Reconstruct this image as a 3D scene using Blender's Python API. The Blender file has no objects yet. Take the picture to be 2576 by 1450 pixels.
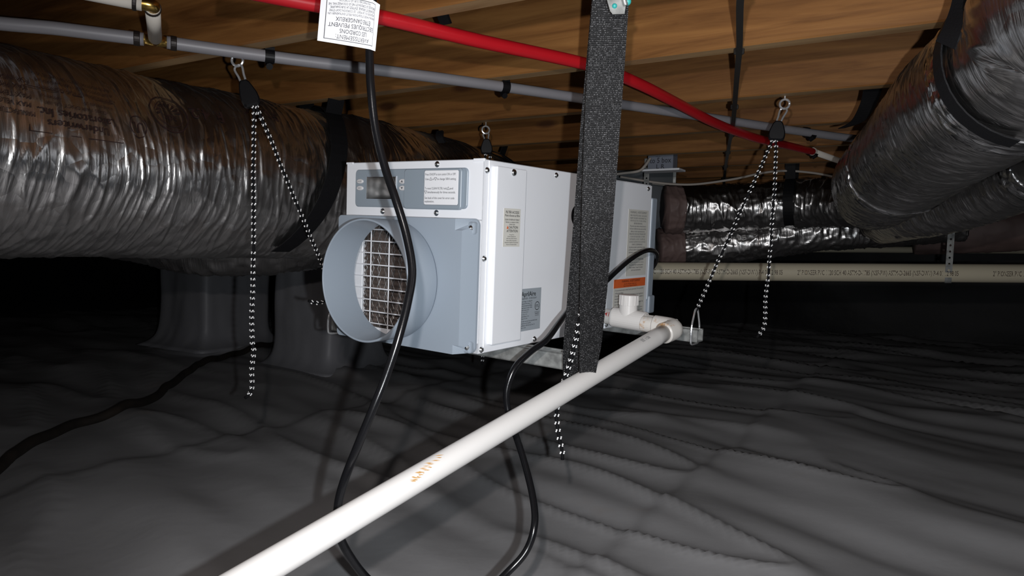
import bpy, bmesh, math, random
import numpy as np
from mathutils import Matrix, Vector
random.seed(7)
SC = bpy.context.scene
COL = SC.collection

# ------------------------------------------------------------------ camera
F_PX, CX, CY = 1807.0, 1288.0, 725.0
R2 = np.array([[0.9997040, -0.0243276, 0.0],
               [0.0012011, 0.0493578, -0.9987804],
               [0.0242979, 0.9984848, 0.0493724]])
CAM = np.array([0.0, 0.0, 0.60])
cd = bpy.data.cameras.new('camera'); cam = bpy.data.objects.new('camera', cd); COL.objects.link(cam)
cd.sensor_width = 36.0; cd.lens = F_PX*36.0/2576.0; cd.clip_start = 0.02; cd.clip_end = 60
mw = Matrix([[*R2[0], CAM[0]], [*R2[1], CAM[1]], [*R2[2], CAM[2]], [0, 0, 0, 1]])
cam.matrix_world = mw
SC.camera = cam

# ------------------------------------------------------------------ world, lamps, exposure
w = bpy.data.worlds.new('crawl_space_dark'); SC.world = w; w.use_nodes = True
w.node_tree.nodes['Background'].inputs[0].default_value = (0.5, 0.55, 0.6, 1)
w.node_tree.nodes['Background'].inputs[1].default_value = 0.0
def lamp(name, off, power, col, radius, cone, aim):
    l = bpy.data.lights.new(name, 'SPOT'); l.energy = power; l.color = col
    l.shadow_soft_size = radius; l.spot_size = math.radians(cone); l.spot_blend = 1.0
    o = bpy.data.objects.new(name, l); COL.objects.link(o)
    p = Vector(CAM+np.array(off)); o.location = p
    o.rotation_euler = (Vector(aim)-p).to_track_quat('-Z', 'Y').to_euler()
    return o
# phone flash beside the lens (cool) and a head lamp worn above it (warm)
lamp('phone_flash', (0.055, -0.01, -0.012), 47, (0.90, 0.955, 1.0), 0.006, 132, (0.30, 1.6, 0.42))
lamp('head_lamp', (-0.04, -0.03, 0.12), 29, (1.0, 0.915, 0.875), 0.010, 132, (0.32, 1.6, 0.40))
vs = SC.view_settings
vs.view_transform = 'Standard'; vs.look = 'None'; vs.gamma = 1.0; vs.use_curve_mapping = False
vs.exposure = 0.0

# ------------------------------------------------------------------ helpers
def wray(x, y):
    return R2 @ (np.array([x-CX, -(y-CY), -F_PX])/F_PX)
def at(x, y, d):                      # pixel + distance along the optical axis -> world
    return CAM + wray(x, y)*d
def atz(x, y, z):                     # pixel on a horizontal plane
    r = wray(x, y); return CAM + r*(z-CAM[2])/r[2]
def P(lst):
    return [at(*q) for q in lst]
def V3(a): return np.array(a, float)
def unit(a):
    a = np.asarray(a, float); return a/np.linalg.norm(a)

def tag(o, label=None, cat=None, group=None, kind=None):
    if label: o['label'] = label
    if cat: o['category'] = cat
    if group: o['group'] = group
    if kind: o['kind'] = kind
    return o
def thing(name, label, cat, base, group=None, rot=None):
    o = bpy.data.objects.new(name, None); COL.objects.link(o)
    o.empty_display_size = 0.05
    m = Matrix.Translation(Vector(base))
    if rot is not None:
        m = m @ Matrix([list(r)+[0] for r in rot]+[[0, 0, 0, 1]])
    o.matrix_world = m
    o['_m'] = [v for row in m for v in row]
    return tag(o, label, cat, group)
def root_matrix(o):
    while o.parent: o = o.parent
    if '_m' in o:
        v = list(o['_m']); return np.array(v).reshape(4, 4)
    return np.eye(4)
def mesh(name, verts, faces, mat, parent=None, smooth=False, local=False, uv=None, kind=None, label=None):
    verts = np.asarray(verts, float).reshape(-1, 3)
    if parent is not None and not local:
        mi = np.linalg.inv(root_matrix(parent))
        verts = verts @ mi[:3, :3].T + mi[:3, 3]
    me = bpy.data.meshes.new(name)
    me.from_pydata(verts.tolist(), [], [list(f) for f in faces])
    if uv is not None:
        ul = me.uv_layers.new(name='UVMap')
        idx = np.empty(len(me.loops), int); me.loops.foreach_get('vertex_index', idx)
        ul.data.foreach_set('uv', np.asarray(uv, float)[idx].ravel())
    if smooth:
        me.polygons.foreach_set('use_smooth', [True]*len(me.polygons))
    if isinstance(mat, str): mat = M[mat]
    me.materials.append(mat)
    me.update()
    o = bpy.data.objects.new(name, me); COL.objects.link(o)
    if parent is not None: o.parent = parent
    if kind: o['kind'] = kind
    if label: o['label'] = label
    return o
class MB:
    """collects shapes into one mesh"""
    def __init__(s): s.v = []; s.f = []
    def add(s, v, f):
        n = len(s.v); s.v += [tuple(map(float, p)) for p in v]; s.f += [tuple(i+n for i in q) for q in f]; return s
    def box(s, a, b, m=None):
        a = V3(a); b = V3(b)
        v = [(x, y, z) for z in (a[2], b[2]) for y in (a[1], b[1]) for x in (a[0], b[0])]
        f = [(0, 2, 3, 1), (4, 5, 7, 6), (0, 1, 5, 4), (2, 6, 7, 3), (0, 4, 6, 2), (1, 3, 7, 5)]
        return s.add(v, f)
    def bbox(s, a, b, r=0.003, seg=2):
        bm = bmesh.new()
        a = V3(a); b = V3(b)
        bmesh.ops.create_cube(bm, size=1.0)
        for q in bm.verts: q.co = Vector((a+b)/2 + np.array(q.co)*(b-a))
        bmesh.ops.bevel(bm, geom=bm.edges[:], offset=r, segments=seg, profile=0.5, affect='EDGES')
        bm.verts.index_update()
        s.add([q.co[:] for q in bm.verts], [[q.index for q in f.verts] for f in bm.faces]); bm.free(); return s
    def tube(s, pts, r, seg=12, closed=False, caps=True):
        v, f = tube(pts, r, seg, closed, caps); return s.add(v, f)
    def lathe(s, prof, c, ax, seg=24, cap=True):
        """prof: list of (radius, height along ax)"""
        ax = unit(ax); t = np.array([0, 0, 1.0]) if abs(ax[2]) < .9 else np.array([1.0, 0, 0])
        e1 = unit(np.cross(ax, t)); e2 = np.cross(ax, e1)
        v = []; f = []
        for (r, h) in prof:
            for k in range(seg):
                a = 2*math.pi*k/seg
                v.append(V3(c)+ax*h+(e1*math.cos(a)+e2*math.sin(a))*r)
        for i in range(len(prof)-1):
            for k in range(seg):
                k2 = (k+1) % seg
                f.append((i*seg+k, i*seg+k2, (i+1)*seg+k2, (i+1)*seg+k))
        if cap:
            f.append(tuple(range(seg))[::-1]); f.append(tuple((len(prof)-1)*seg+k for k in range(seg)))
        return s.add(v, f)
    def build(s, name, mat, parent=None, **k):
        return mesh(name, s.v, s.f, mat, parent, **k)
def spline(pts, n, closed=False):
    pts = np.asarray(pts, float); m = len(pts)
    out = []
    segs = m if closed else m-1
    for i in range(segs):
        if closed: p0, p1, p2, p3 = pts[(i-1) % m], pts[i], pts[(i+1) % m], pts[(i+2) % m]
        else: p0, p1, p2, p3 = pts[max(i-1, 0)], pts[i], pts[i+1], pts[min(i+2, m-1)]
        for k in range(n):
            t = k/n
            out.append(.5*((2*p1)+(-p0+p2)*t+(2*p0-5*p1+4*p2-p3)*t*t+(-p0+3*p1-3*p2+p3)*t**3))
    if not closed: out.append(pts[-1])
    return np.array(out)
def resample(pts, n):
    pts = np.asarray(pts, float)
    d = np.r_[0, np.cumsum(np.linalg.norm(np.diff(pts, axis=0), axis=1))]
    s = np.linspace(0, d[-1], n)
    return np.stack([np.interp(s, d, pts[:, k]) for k in range(pts.shape[1])], 1), d[-1]
def tube(pts, r, seg=12, closed=False, caps=True):
    pts = np.asarray(pts, float); n = len(pts)
    rr = np.full(n, r) if np.isscalar(r) else np.asarray(r, float)
    T = np.roll(pts, -1, 0)-np.roll(pts, 1, 0) if closed else np.gradient(pts, axis=0)
    T /= np.linalg.norm(T, axis=1)[:, None]
    a = np.array([0, 0, 1.0]) if abs(T[0][2]) < .9 else np.array([1.0, 0, 0])
    N = unit(np.cross(T[0], a)); v = []; f = []
    for i in range(n):
        N = N-T[i]*np.dot(N, T[i]); N = unit(N); B = np.cross(T[i], N)
        for k in range(seg):
            t = 2*math.pi*k/seg
            v.append(pts[i]+rr[i]*(N*math.cos(t)+B*math.sin(t)))
    for i in range(n if closed else n-1):
        j = (i+1) % n
        for k in range(seg):
            k2 = (k+1) % seg
            f.append((i*seg+k, i*seg+k2, j*seg+k2, j*seg+k))
    if caps and not closed:
        f.append(tuple(range(seg))[::-1]); f.append(tuple((n-1)*seg+k for k in range(seg)))
    return v, f
# gradient noise, vectorised
_rs = np.random.RandomState(11)
_perm = _rs.permutation(256); _perm = np.r_[_perm, _perm, _perm]
_grad = _rs.normal(size=(256, 3)); _grad /= np.linalg.norm(_grad, axis=1)[:, None]
def noise3(p):
    p = np.asarray(p, float); i = np.floor(p).astype(int); f = p-i; u = f*f*f*(f*(f*6-15)+10)
    out = 0
    for dx in (0, 1):
        for dy in (0, 1):
            for dz in (0, 1):
                h = _perm[_perm[_perm[(i[..., 0]+dx) & 255]+((i[..., 1]+dy) & 255)]+((i[..., 2]+dz) & 255)]
                g = _grad[h]
                d = g[..., 0]*(f[..., 0]-dx)+g[..., 1]*(f[..., 1]-dy)+g[..., 2]*(f[..., 2]-dz)
                wx = u[..., 0] if dx else 1-u[..., 0]; wy = u[..., 1] if dy else 1-u[..., 1]; wz = u[..., 2] if dz else 1-u[..., 2]
                out = out+wx*wy*wz*d
    return out*1.6

# ------------------------------------------------------------------ text
def text_geo(s, size=1.0, align='CENTER', res=2, bold=0.0, shear=0.0):
    cu = bpy.data.curves.new('t', 'FONT'); cu.body = s; cu.size = size; cu.align_x = align
    cu.resolution_u = res; cu.offset = 0.0 if 'M' in s or 'W' in s else min(bold, .012); cu.shear = shear
    o = bpy.data.objects.new('t', cu); COL.objects.link(o)
    me = o.to_mesh()
    v = np.array([q.co[:] for q in me.vertices]).reshape(-1, 3); f = [tuple(q.vertices) for q in me.polygons]
    o.to_mesh_clear(); bpy.data.objects.remove(o); bpy.data.curves.remove(cu)
    return v, f
def text_block(lines, res=2):
    """lines: (string, x, y, cap height, max width, align, bold) -> 2-D verts, faces"""
    V = []; Fc = []
    for L in lines:
        s, x, y, h, mw_, al = L[:6]; bold = L[6] if len(L) > 6 else 0.0; sh = L[7] if len(L) > 7 else 0.0
        v, f = text_geo(s, 1.0, al, res, bold, sh)
        if len(v) == 0: continue
        sc = h/0.70; wd = (v[:, 0].max()-v[:, 0].min())*sc
        sx = sc*min(1.0, mw_/wd) if mw_ else sc
        n = len(V)
        for q in v: V.append((x+q[0]*sx, y+q[1]*sc))
        Fc += [tuple(i+n for i in q) for q in f]
    return np.array(V), Fc
def rect2(V, Fc, x0, y0, x1, y1):
    n = len(V); V = np.vstack([V, [(x0, y0), (x1, y0), (x1, y1), (x0, y1)]]) if n else np.array([(x0, y0), (x1, y0), (x1, y1), (x0, y1)], float)
    return V, Fc+[(n, n+1, n+2, n+3)]
def frame2(V, Fc, x0, y0, x1, y1, t):
    for a in ((x0, y0, x1, y0+t), (x0, y1-t, x1, y1), (x0, y0, x0+t, y1), (x1-t, y0, x1, y1)): V, Fc = rect2(V, Fc, *a)
    return V, Fc
def ring2(V, Fc, cx, cy, r0, r1, seg=24, sx=1.0):
    n = len(V); q = []
    for k in range(seg):
        a = 2*math.pi*k/seg
        q += [(cx+math.cos(a)*r0*sx, cy+math.sin(a)*r0), (cx+math.cos(a)*r1*sx, cy+math.sin(a)*r1)]
    V = np.vstack([V, q]) if n else np.array(q)
    for k in range(seg):
        a = n+2*k; b = n+2*((k+1) % seg); Fc = Fc+[(a, a+1, b+1, b)]
    return V, Fc

# ------------------------------------------------------------------ materials
M = {}
def new_mat(name):
    m = bpy.data.materials.new(name); m.use_nodes = True; M[name] = m
    nt = m.node_tree; return m, nt, nt.nodes['Principled BSDF']
def plain(name, col, rough=0.5, metal=0.0, spec=0.5, bump=0.0, bscale=200.0, var=0.0, vscale=20.0, coat=0.0):
    m, nt, b = new_mat(name)
    b.inputs['Base Color'].default_value = (*col, 1); b.inputs['Roughness'].default_value = rough
    b.inputs['Metallic'].default_value = metal; b.inputs['Specular IOR Level'].default_value = spec
    b.inputs['Coat Weight'].default_value = coat
    tc = nt.nodes.new('ShaderNodeTexCoord')
    if var:
        n = nt.nodes.new('ShaderNodeTexNoise'); n.inputs['Scale'].default_value = vscale; n.inputs['Detail'].default_value = 6
        nt.links.new(tc.outputs['Object'], n.inputs['Vector'])
        r = nt.nodes.new('ShaderNodeValToRGB'); e = r.color_ramp.elements
        e[0].position = .3; e[1].position = .7
        e[0].color = (*[c*(1-var) for c in col], 1); e[1].color = (*[min(1, c*(1+var)) for c in col], 1)
        nt.links.new(n.outputs['Fac'], r.inputs['Fac']); nt.links.new(r.outputs['Color'], b.inputs['Base Color'])
    if bump:
        n = nt.nodes.new('ShaderNodeTexNoise'); n.inputs['Scale'].default_value = bscale; n.inputs['Detail'].default_value = 3
        nt.links.new(tc.outputs['Object'], n.inputs['Vector'])
        bp = nt.nodes.new('ShaderNodeBump'); bp.inputs['Strength'].default_value = bump; bp.inputs['Distance'].default_value = 0.001
        nt.links.new(n.outputs['Fac'], bp.inputs['Height']); nt.links.new(bp.outputs['Normal'], b.inputs['Normal'])
    return m
plain('white_steel', (0.83, 0.85, 0.89), 0.42, bump=.05, bscale=900)
plain('white_plastic', (0.82, 0.83, 0.87), 0.35)
plain('grey_plastic', (0.30, 0.35, 0.41), 0.38, bump=.08, bscale=1500)
plain('grey_panel', (0.26, 0.31, 0.36), 0.4)
plain('button_white', (0.66, 0.65, 0.66), 0.4)
plain('screen', (0.012, 0.012, 0.013), 0.08, spec=.5)
plain('label_white', (0.84, 0.85, 0.88), 0.55)
plain('label_cream', (0.66, 0.65, 0.60), 0.5)
plain('label_grey', (0.33, 0.37, 0.41), 0.4)
plain('label_orange', (0.72, 0.13, 0.03), 0.5)
plain('ink', (0.012, 0.012, 0.014), 0.7, spec=.2)
plain('ink_grey', (0.12, 0.12, 0.13), 0.7, spec=.2)
plain('ink_red', (0.5, 0.02, 0.02), 0.6)
plain('paper', (0.86, 0.87, 0.90), 0.6)
plain('zinc', (0.55, 0.57, 0.58), 0.25, metal=1.0, var=.2, vscale=200)
plain('chrome', (0.72, 0.73, 0.75), 0.2, metal=.75)
plain('galvanised', (0.40, 0.41, 0.40), 0.45, metal=.55, var=.35, vscale=60, bump=.2, bscale=90)
plain('black_rubber', (0.006, 0.006, 0.007), 0.22, spec=.4, bump=.05, bscale=300)
plain('black_plastic', (0.005, 0.005, 0.006), 0.4, spec=.2)
plain('black_steel', (0.005, 0.005, 0.006), 0.4, spec=.2)
plain('rope_black', (0.007, 0.007, 0.008), 0.8, spec=.1, bump=.6, bscale=700)
plain('reflective_white', (0.95, 0.95, 0.95), 0.3)
plain('red_pex', (0.40, 0.006, 0.012), 0.35, var=.1, vscale=6)
plain('grey_pex', (0.20, 0.195, 0.21), 0.45, var=.06, vscale=8)
plain('white_pex', (0.60, 0.56, 0.50), 0.4)
plain('crimp_black', (0.02, 0.015, 0.014), 0.5, metal=.4)
plain('brass', (0.55, 0.36, 0.10), 0.25, metal=1.0, var=.3, vscale=120)
plain('cable_white', (0.42, 0.38, 0.34), 0.5)
plain('cable_black', (0.012, 0.011, 0.010), 0.5)
plain('teal', (0.03, 0.36, 0.34), 0.4)
plain('tubing_brown', (0.020, 0.014, 0.010), 0.8, var=.5, vscale=12, bump=.5, bscale=40)
plain('filter_brown', (0.11, 0.085, 0.075), 0.9, var=.35, vscale=90, bump=1.0, bscale=250)
plain('pink_wrap', (0.17, 0.115, 0.105), 0.6, var=.2, vscale=10, bump=.5, bscale=30)
plain('box_blue', (0.20, 0.22, 0.27), 0.5)
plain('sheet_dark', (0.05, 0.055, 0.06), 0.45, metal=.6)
plain('marker', (0.02, 0.02, 0.03), 0.6)

def wood_mat():
    m, nt, b = new_mat('joist_wood'); N = nt.nodes; L = nt.links
    tc = N.new('ShaderNodeTexCoord'); oi = N.new('ShaderNodeObjectInfo')
    mul = N.new('ShaderNodeVectorMath'); mul.operation = 'SCALE'; L.new(oi.outputs['Location'], mul.inputs[0]); mul.inputs['Scale'].default_value = 3.7
    add = N.new('ShaderNodeVectorMath'); L.new(tc.outputs['Object'], add.inputs[0]); L.new(mul.outputs[0], add.inputs[1])
    mp = N.new('ShaderNodeMapping'); mp.inputs['Scale'].default_value = (1.3, 16, 16); L.new(add.outputs[0], mp.inputs['Vector'])
    # grain lines bend round the knots
    vo = N.new('ShaderNodeTexVoronoi'); vo.feature = 'F1'; vo.inputs['Scale'].default_value = 1.0
    mpk = N.new('ShaderNodeMapping'); mpk.inputs['Scale'].default_value = (1.9, 5.5, 5.5); L.new(add.outputs[0], mpk.inputs['Vector']); L.new(mpk.outputs[0], vo.inputs['Vector'])
    n1 = N.new('ShaderNodeTexNoise'); n1.inputs['Scale'].default_value = 2.2; n1.inputs['Detail'].default_value = 8; n1.inputs['Roughness'].default_value = .62; n1.inputs['Distortion'].default_value = .6
    L.new(mp.outputs[0], n1.inputs['Vector'])
    n2 = N.new('ShaderNodeTexNoise'); n2.inputs['Scale'].default_value = .7; n2.inputs['Detail'].default_value = 4; L.new(mp.outputs[0], n2.inputs['Vector'])
    r1 = N.new('ShaderNodeValToRGB'); e = r1.color_ramp.elements
    e[0].position = .28; e[0].color = (.098, .038, .0095, 1); e[1].position = .75; e[1].color = (.27, .128, .039, 1)
    q = e.new(.5); q.color = (.187, .082, .0235, 1)
    L.new(n1.outputs['Fac'], r1.inputs['Fac'])
    r2 = N.new('ShaderNodeValToRGB'); r2.color_ramp.elements[0].position = .3; r2.color_ramp.elements[1].position = .7
    r2.color_ramp.elements[0].color = (.72, .68, .64, 1); r2.color_ramp.elements[1].color = (1.12, 1.10, 1.05, 1)
    L.new(n2.outputs['Fac'], r2.inputs['Fac'])
    mx = N.new('ShaderNodeMix'); mx.data_type = 'RGBA'; mx.blend_type = 'MULTIPLY'; mx.inputs['Factor'].default_value = 1
    L.new(r1.outputs['Color'], mx.inputs['A']); L.new(r2.outputs['Color'], mx.inputs['B'])
    rk = N.new('ShaderNodeValToRGB'); ek = rk.color_ramp.elements
    ek[0].position = .055; ek[0].color = (1, 1, 1, 1); ek[1].position = .10; ek[1].color = (0, 0, 0, 1)
    L.new(vo.outputs['Distance'], rk.inputs['Fac'])
    mk = N.new('ShaderNodeMix'); mk.data_type = 'RGBA'; L.new(rk.outputs['Color'], mk.inputs['Factor'])
    L.new(mx.outputs['Result'], mk.inputs['A']); mk.inputs['B'].default_value = (.075, .028, .010, 1)
    L.new(mk.outputs['Result'], b.inputs['Base Color']); b.inputs['Roughness'].default_value = .62; b.inputs['Specular IOR Level'].default_value = .25
    bp = N.new('ShaderNodeBump'); bp.inputs['Strength'].default_value = .35; bp.inputs['Distance'].default_value = .002
    L.new(n1.outputs['Fac'], bp.inputs['Height']); L.new(bp.outputs['Normal'], b.inputs['Normal'])
wood_mat()
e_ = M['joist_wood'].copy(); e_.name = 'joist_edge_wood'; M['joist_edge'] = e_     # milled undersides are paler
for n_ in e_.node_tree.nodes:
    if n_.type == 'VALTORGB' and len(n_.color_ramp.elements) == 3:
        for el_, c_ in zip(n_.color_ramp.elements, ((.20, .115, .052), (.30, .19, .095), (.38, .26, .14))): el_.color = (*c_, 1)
def foil_mat(name, col, rough, bs, bstr, crack=26.0, arc=.18, cstr=.8):
    m, nt, b = new_mat(name); N = nt.nodes; L = nt.links
    tc = N.new('ShaderNodeTexCoord')
    b.inputs['Base Color'].default_value = (*col, 1); b.inputs['Metallic'].default_value = 1.0
    mp = N.new('ShaderNodeMapping'); L.new(tc.outputs['UV'], mp.inputs['Vector']); mp.inputs['Scale'].default_value = (1, 1, 1)
    vo = N.new('ShaderNodeTexVoronoi'); vo.feature = 'F1'; vo.inputs['Scale'].default_value = crack; L.new(mp.outputs[0], vo.inputs['Vector'])
    mp2 = N.new('ShaderNodeMapping'); mp2.inputs['Scale'].default_value = (1.0, arc, 1); L.new(tc.outputs['UV'], mp2.inputs['Vector'])
    n1 = N.new('ShaderNodeTexNoise'); n1.inputs['Scale'].default_value = bs; n1.inputs['Detail'].default_value = 5; n1.inputs['Distortion'].default_value = .5
    L.new(mp2.outputs[0], n1.inputs['Vector'])
    n2 = N.new('ShaderNodeTexNoise'); n2.inputs['Scale'].default_value = 5; n2.inputs['Detail'].default_value = 4; L.new(tc.outputs['UV'], n2.inputs['Vector'])
    b1 = N.new('ShaderNodeBump'); b1.inputs['Strength'].default_value = bstr; b1.inputs['Distance'].default_value = .006
    L.new(n1.outputs['Fac'], b1.inputs['Height'])
    b2 = N.new('ShaderNodeBump'); b2.inputs['Strength'].default_value = bstr*cstr; b2.inputs['Distance'].default_value = .008
    L.new(vo.outputs['Distance'], b2.inputs['Height']); L.new(b1.outputs['Normal'], b2.inputs['Normal'])
    L.new(b2.outputs['Normal'], b.inputs['Normal'])
    r = N.new('ShaderNodeMapRange'); r.inputs['To Min'].default_value = rough-.08; r.inputs['To Max'].default_value = rough+.12
    L.new(n2.outputs['Fac'], r.inputs['Value']); L.new(r.outputs[0], b.inputs['Roughness'])
foil_mat('foil', (.70, .685, .675), .25, 60, .38, 30)
foil_mat('foil_dark', (.52, .51, .505), .25, 190, .30, 26, .06, .6)
foil_mat('foil_tape', (.78, .78, .79), .18, 70, .9, 40)
def liner_mat(name, c0, c1, rough, spec=.5, fine=600):
    m, nt, b = new_mat(name); N = nt.nodes; L = nt.links
    tc = N.new('ShaderNodeTexCoord')
    n = N.new('ShaderNodeTexNoise'); n.inputs['Scale'].default_value = 1.6; n.inputs['Detail'].default_value = 6; L.new(tc.outputs['Object'], n.inputs['Vector'])
    r = N.new('ShaderNodeValToRGB'); r.color_ramp.elements[0].position = .35; r.color_ramp.elements[1].position = .68
    r.color_ramp.elements[0].color = (*c0, 1); r.color_ramp.elements[1].color = (*c1, 1)
    L.new(n.outputs['Fac'], r.inputs['Fac'])
    # dried mud smudges
    n3 = N.new('ShaderNodeTexNoise'); n3.inputs['Scale'].default_value = 3.3; n3.inputs['Detail'].default_value = 7; L.new(tc.outputs['Object'], n3.inputs['Vector'])
    r3 = N.new('ShaderNodeValToRGB'); r3.color_ramp.elements[0].position = .64; r3.color_ramp.elements[1].position = .80
    r3.color_ramp.elements[0].color = (0, 0, 0, 1); r3.color_ramp.elements[1].color = (.5, .5, .5, 1); L.new(n3.outputs['Fac'], r3.inputs['Fac'])
    mx = N.new('ShaderNodeMix'); mx.data_type = 'RGBA'; L.new(r3.outputs['Color'], mx.inputs['Factor']); L.new(r.outputs['Color'], mx.inputs['A'])
    mx.inputs['B'].default_value = (c1[0]*.95, c1[0]*.75, c1[0]*.6, 1)
    L.new(mx.outputs['Result'], b.inputs['Base Color'])
    b.inputs['Roughness'].default_value = rough; b.inputs['Specular IOR Level'].default_value = spec
    n2 = N.new('ShaderNodeTexNoise'); n2.inputs['Scale'].default_value = 9; n2.inputs['Detail'].default_value = 4; L.new(tc.outputs['Object'], n2.inputs['Vector'])
    bp = N.new('ShaderNodeBump'); bp.inputs['Strength'].default_value = .25; bp.inputs['Distance'].default_value = .01
    L.new(n2.outputs['Fac'], bp.inputs['Height']); L.new(bp.outputs['Normal'], b.inputs['Normal'])
liner_mat('liner', (.30, .296, .302), (.385, .381, .39), .47)
liner_mat('liner_pier', (.24, .24, .255), (.30, .30, .325), .5)
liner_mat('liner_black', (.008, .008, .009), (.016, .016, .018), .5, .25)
def pvc_mat(name, col, stain):
    m, nt, b = new_mat(name); N = nt.nodes; L = nt.links
    tc = N.new('ShaderNodeTexCoord')
    n = N.new('ShaderNodeTexNoise'); n.inputs['Scale'].default_value = 18; n.inputs['Detail'].default_value = 9; n.inputs['Roughness'].default_value = .7; L.new(tc.outputs['Object'], n.inputs['Vector'])
    r = N.new('ShaderNodeValToRGB'); r.color_ramp.elements[0].position = stain; r.color_ramp.elements[1].position = stain+.07
    r.color_ramp.elements[0].color = (0, 0, 0, 1); r.color_ramp.elements[1].color = (1, 1, 1, 1); L.new(n.outputs['Fac'], r.inputs['Fac'])
    mx = N.new('ShaderNodeMix'); mx.data_type = 'RGBA'; L.new(r.outputs['Color'], mx.inputs['Factor'])
    mx.inputs['A'].default_value = (*col, 1); mx.inputs['B'].default_value = (.50, .27, .10, 1)
    L.new(mx.outputs['Result'], b.inputs['Base Color']); b.inputs['Roughness'].default_value = .36
pvc_mat('pvc', (.72, .70, .68), .70)
pvc_mat('pvc_stained', (.70, .67, .63), .60)
pvc_mat('pvc_cream', (.50, .45, .34), .66)
def web_mat():
    m, nt, b = new_mat('webbing'); N = nt.nodes; L = nt.links
    tc = N.new('ShaderNodeTexCoord')
    mp = N.new('ShaderNodeMapping'); mp.inputs['Scale'].default_value = (1, 1, 1); L.new(tc.outputs['UV'], mp.inputs['Vector'])
    wv = N.new('ShaderNodeTexWave'); wv.wave_type = 'BANDS'; wv.bands_direction = 'Y'; wv.inputs['Scale'].default_value = 110; wv.inputs['Distortion'].default_value = 1.2; wv.inputs['Detail'].default_value = 1; wv.inputs['Detail Scale'].default_value = 5
    L.new(mp.outputs[0], wv.inputs['Vector'])
    br = N.new('ShaderNodeTexVoronoi'); br.inputs['Scale'].default_value = 520; L.new(mp.outputs[0], br.inputs['Vector'])
    r0 = N.new('ShaderNodeValToRGB'); r0.color_ramp.elements[0].position = .5; r0.color_ramp.elements[1].position = .95; L.new(wv.outputs['Fac'], r0.inputs['Fac'])
    r1 = N.new('ShaderNodeValToRGB'); r1.color_ramp.elements[0].position = .15; r1.color_ramp.elements[1].position = .5
    r1.color_ramp.elements[0].color = (1, 1, 1, 1); r1.color_ramp.elements[1].color = (0, 0, 0, 1); L.new(br.outputs['Distance'], r1.inputs['Fac'])
    mu = N.new('ShaderNodeMath'); mu.operation = 'MULTIPLY'; L.new(r0.outputs['Color'], mu.inputs[0]); L.new(r1.outputs['Color'], mu.inputs[1])
    mx = N.new('ShaderNodeMix'); mx.data_type = 'RGBA'; L.new(mu.outputs[0], mx.inputs['Factor'])
    mx.inputs['A'].default_value = (.010, .010, .011, 1); mx.inputs['B'].default_value = (.27, .27, .28, 1)
    L.new(mx.outputs['Result'], b.inputs['Base Color']); b.inputs['Roughness'].default_value = .6
    bp = N.new('ShaderNodeBump'); bp.inputs['Strength'].default_value = .8; bp.inputs['Distance'].default_value = .0015
    L.new(wv.outputs['Fac'], bp.inputs['Height']); L.new(bp.outputs['Normal'], b.inputs['Normal'])
web_mat()
plain('webbing_dark', (0.006, 0.006, 0.007), 0.6, spec=.2, bump=.5, bscale=400)

# ------------------------------------------------------------------ setting
TH = math.radians(31.03)
NRM = np.array([math.sin(TH), math.cos(TH), 0]); DIR = np.array([math.cos(TH), -math.sin(TH), 0])
JZ, JH, JW, SP, J0 = 0.9688, 0.235, 0.038, 0.4064, 0.922     # joist underside, depth, width, spacing, far edge of joist 0
def hp(a, n, z): return DIR*a+NRM*n+np.array([0, 0, z])       # house coordinates
A0, A1, N0, N1 = -6.5, 5.2, -1.9, 6.6
# floor: vapour barrier with soft folds
def floor_height(x, y):
    a = np.array([.66, -.75]); bb = np.array([.75, .66])
    s = x*a[0]+y*a[1]; t = x*bb[0]+y*bb[1]
    z0 = np.zeros_like(s)
    h = .036*noise3(np.stack([s*1.0, t*3.0, z0], -1)) + .013*noise3(np.stack([s*2.3+9, t*8.0+3, z0+2.3], -1))
    r = 1-np.abs(noise3(np.stack([s*.9+4, t*4.2+1, z0+5.1], -1)))*2
    h += .020*np.clip(r, 0, 1)**3
    # welted sheet seams running away from the viewer
    d = x*DIR[0]+y*DIR[1]; n = x*NRM[0]+y*NRM[1]
    for off, am in ((-.56, .010), (.36, .007), (-1.95, .008)):
        u = d-off-.02*noise3(np.stack([n*1.5, z0+off, z0], -1)); h += am/(1+np.exp(-u*220))
    return h-.02
def grid_axis(lo, hi, n, c, k):
    t = np.linspace(-1, 1, n); g = np.sinh(t*k)/math.sinh(k)
    return np.where(g < 0, c+(c-lo)*g, c+(hi-c)*g)
gx = grid_axis(-6.8, 6.6, 330, .5, 2.6); gy = grid_axis(-3.6, 9.5, 360, 1.9, 2.4)
X_, Y_ = np.meshgrid(gx, gy); Z_ = floor_height(X_, Y_)
fv = np.stack([X_, Y_, Z_], -1).reshape(-1, 3); nx, ny = len(gx), len(gy)
ii = np.arange(nx*ny).reshape(ny, nx)
ff = np.stack([ii[:-1, :-1], ii[:-1, 1:], ii[1:, 1:], ii[1:, :-1]], -1).reshape(-1, 4)
fl = mesh('floor', fv, ff.tolist(), 'liner', smooth=True); tag(fl, kind='structure')
def fz(x, y): return float(floor_height(np.array([x]), np.array([y]))[0])
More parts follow.
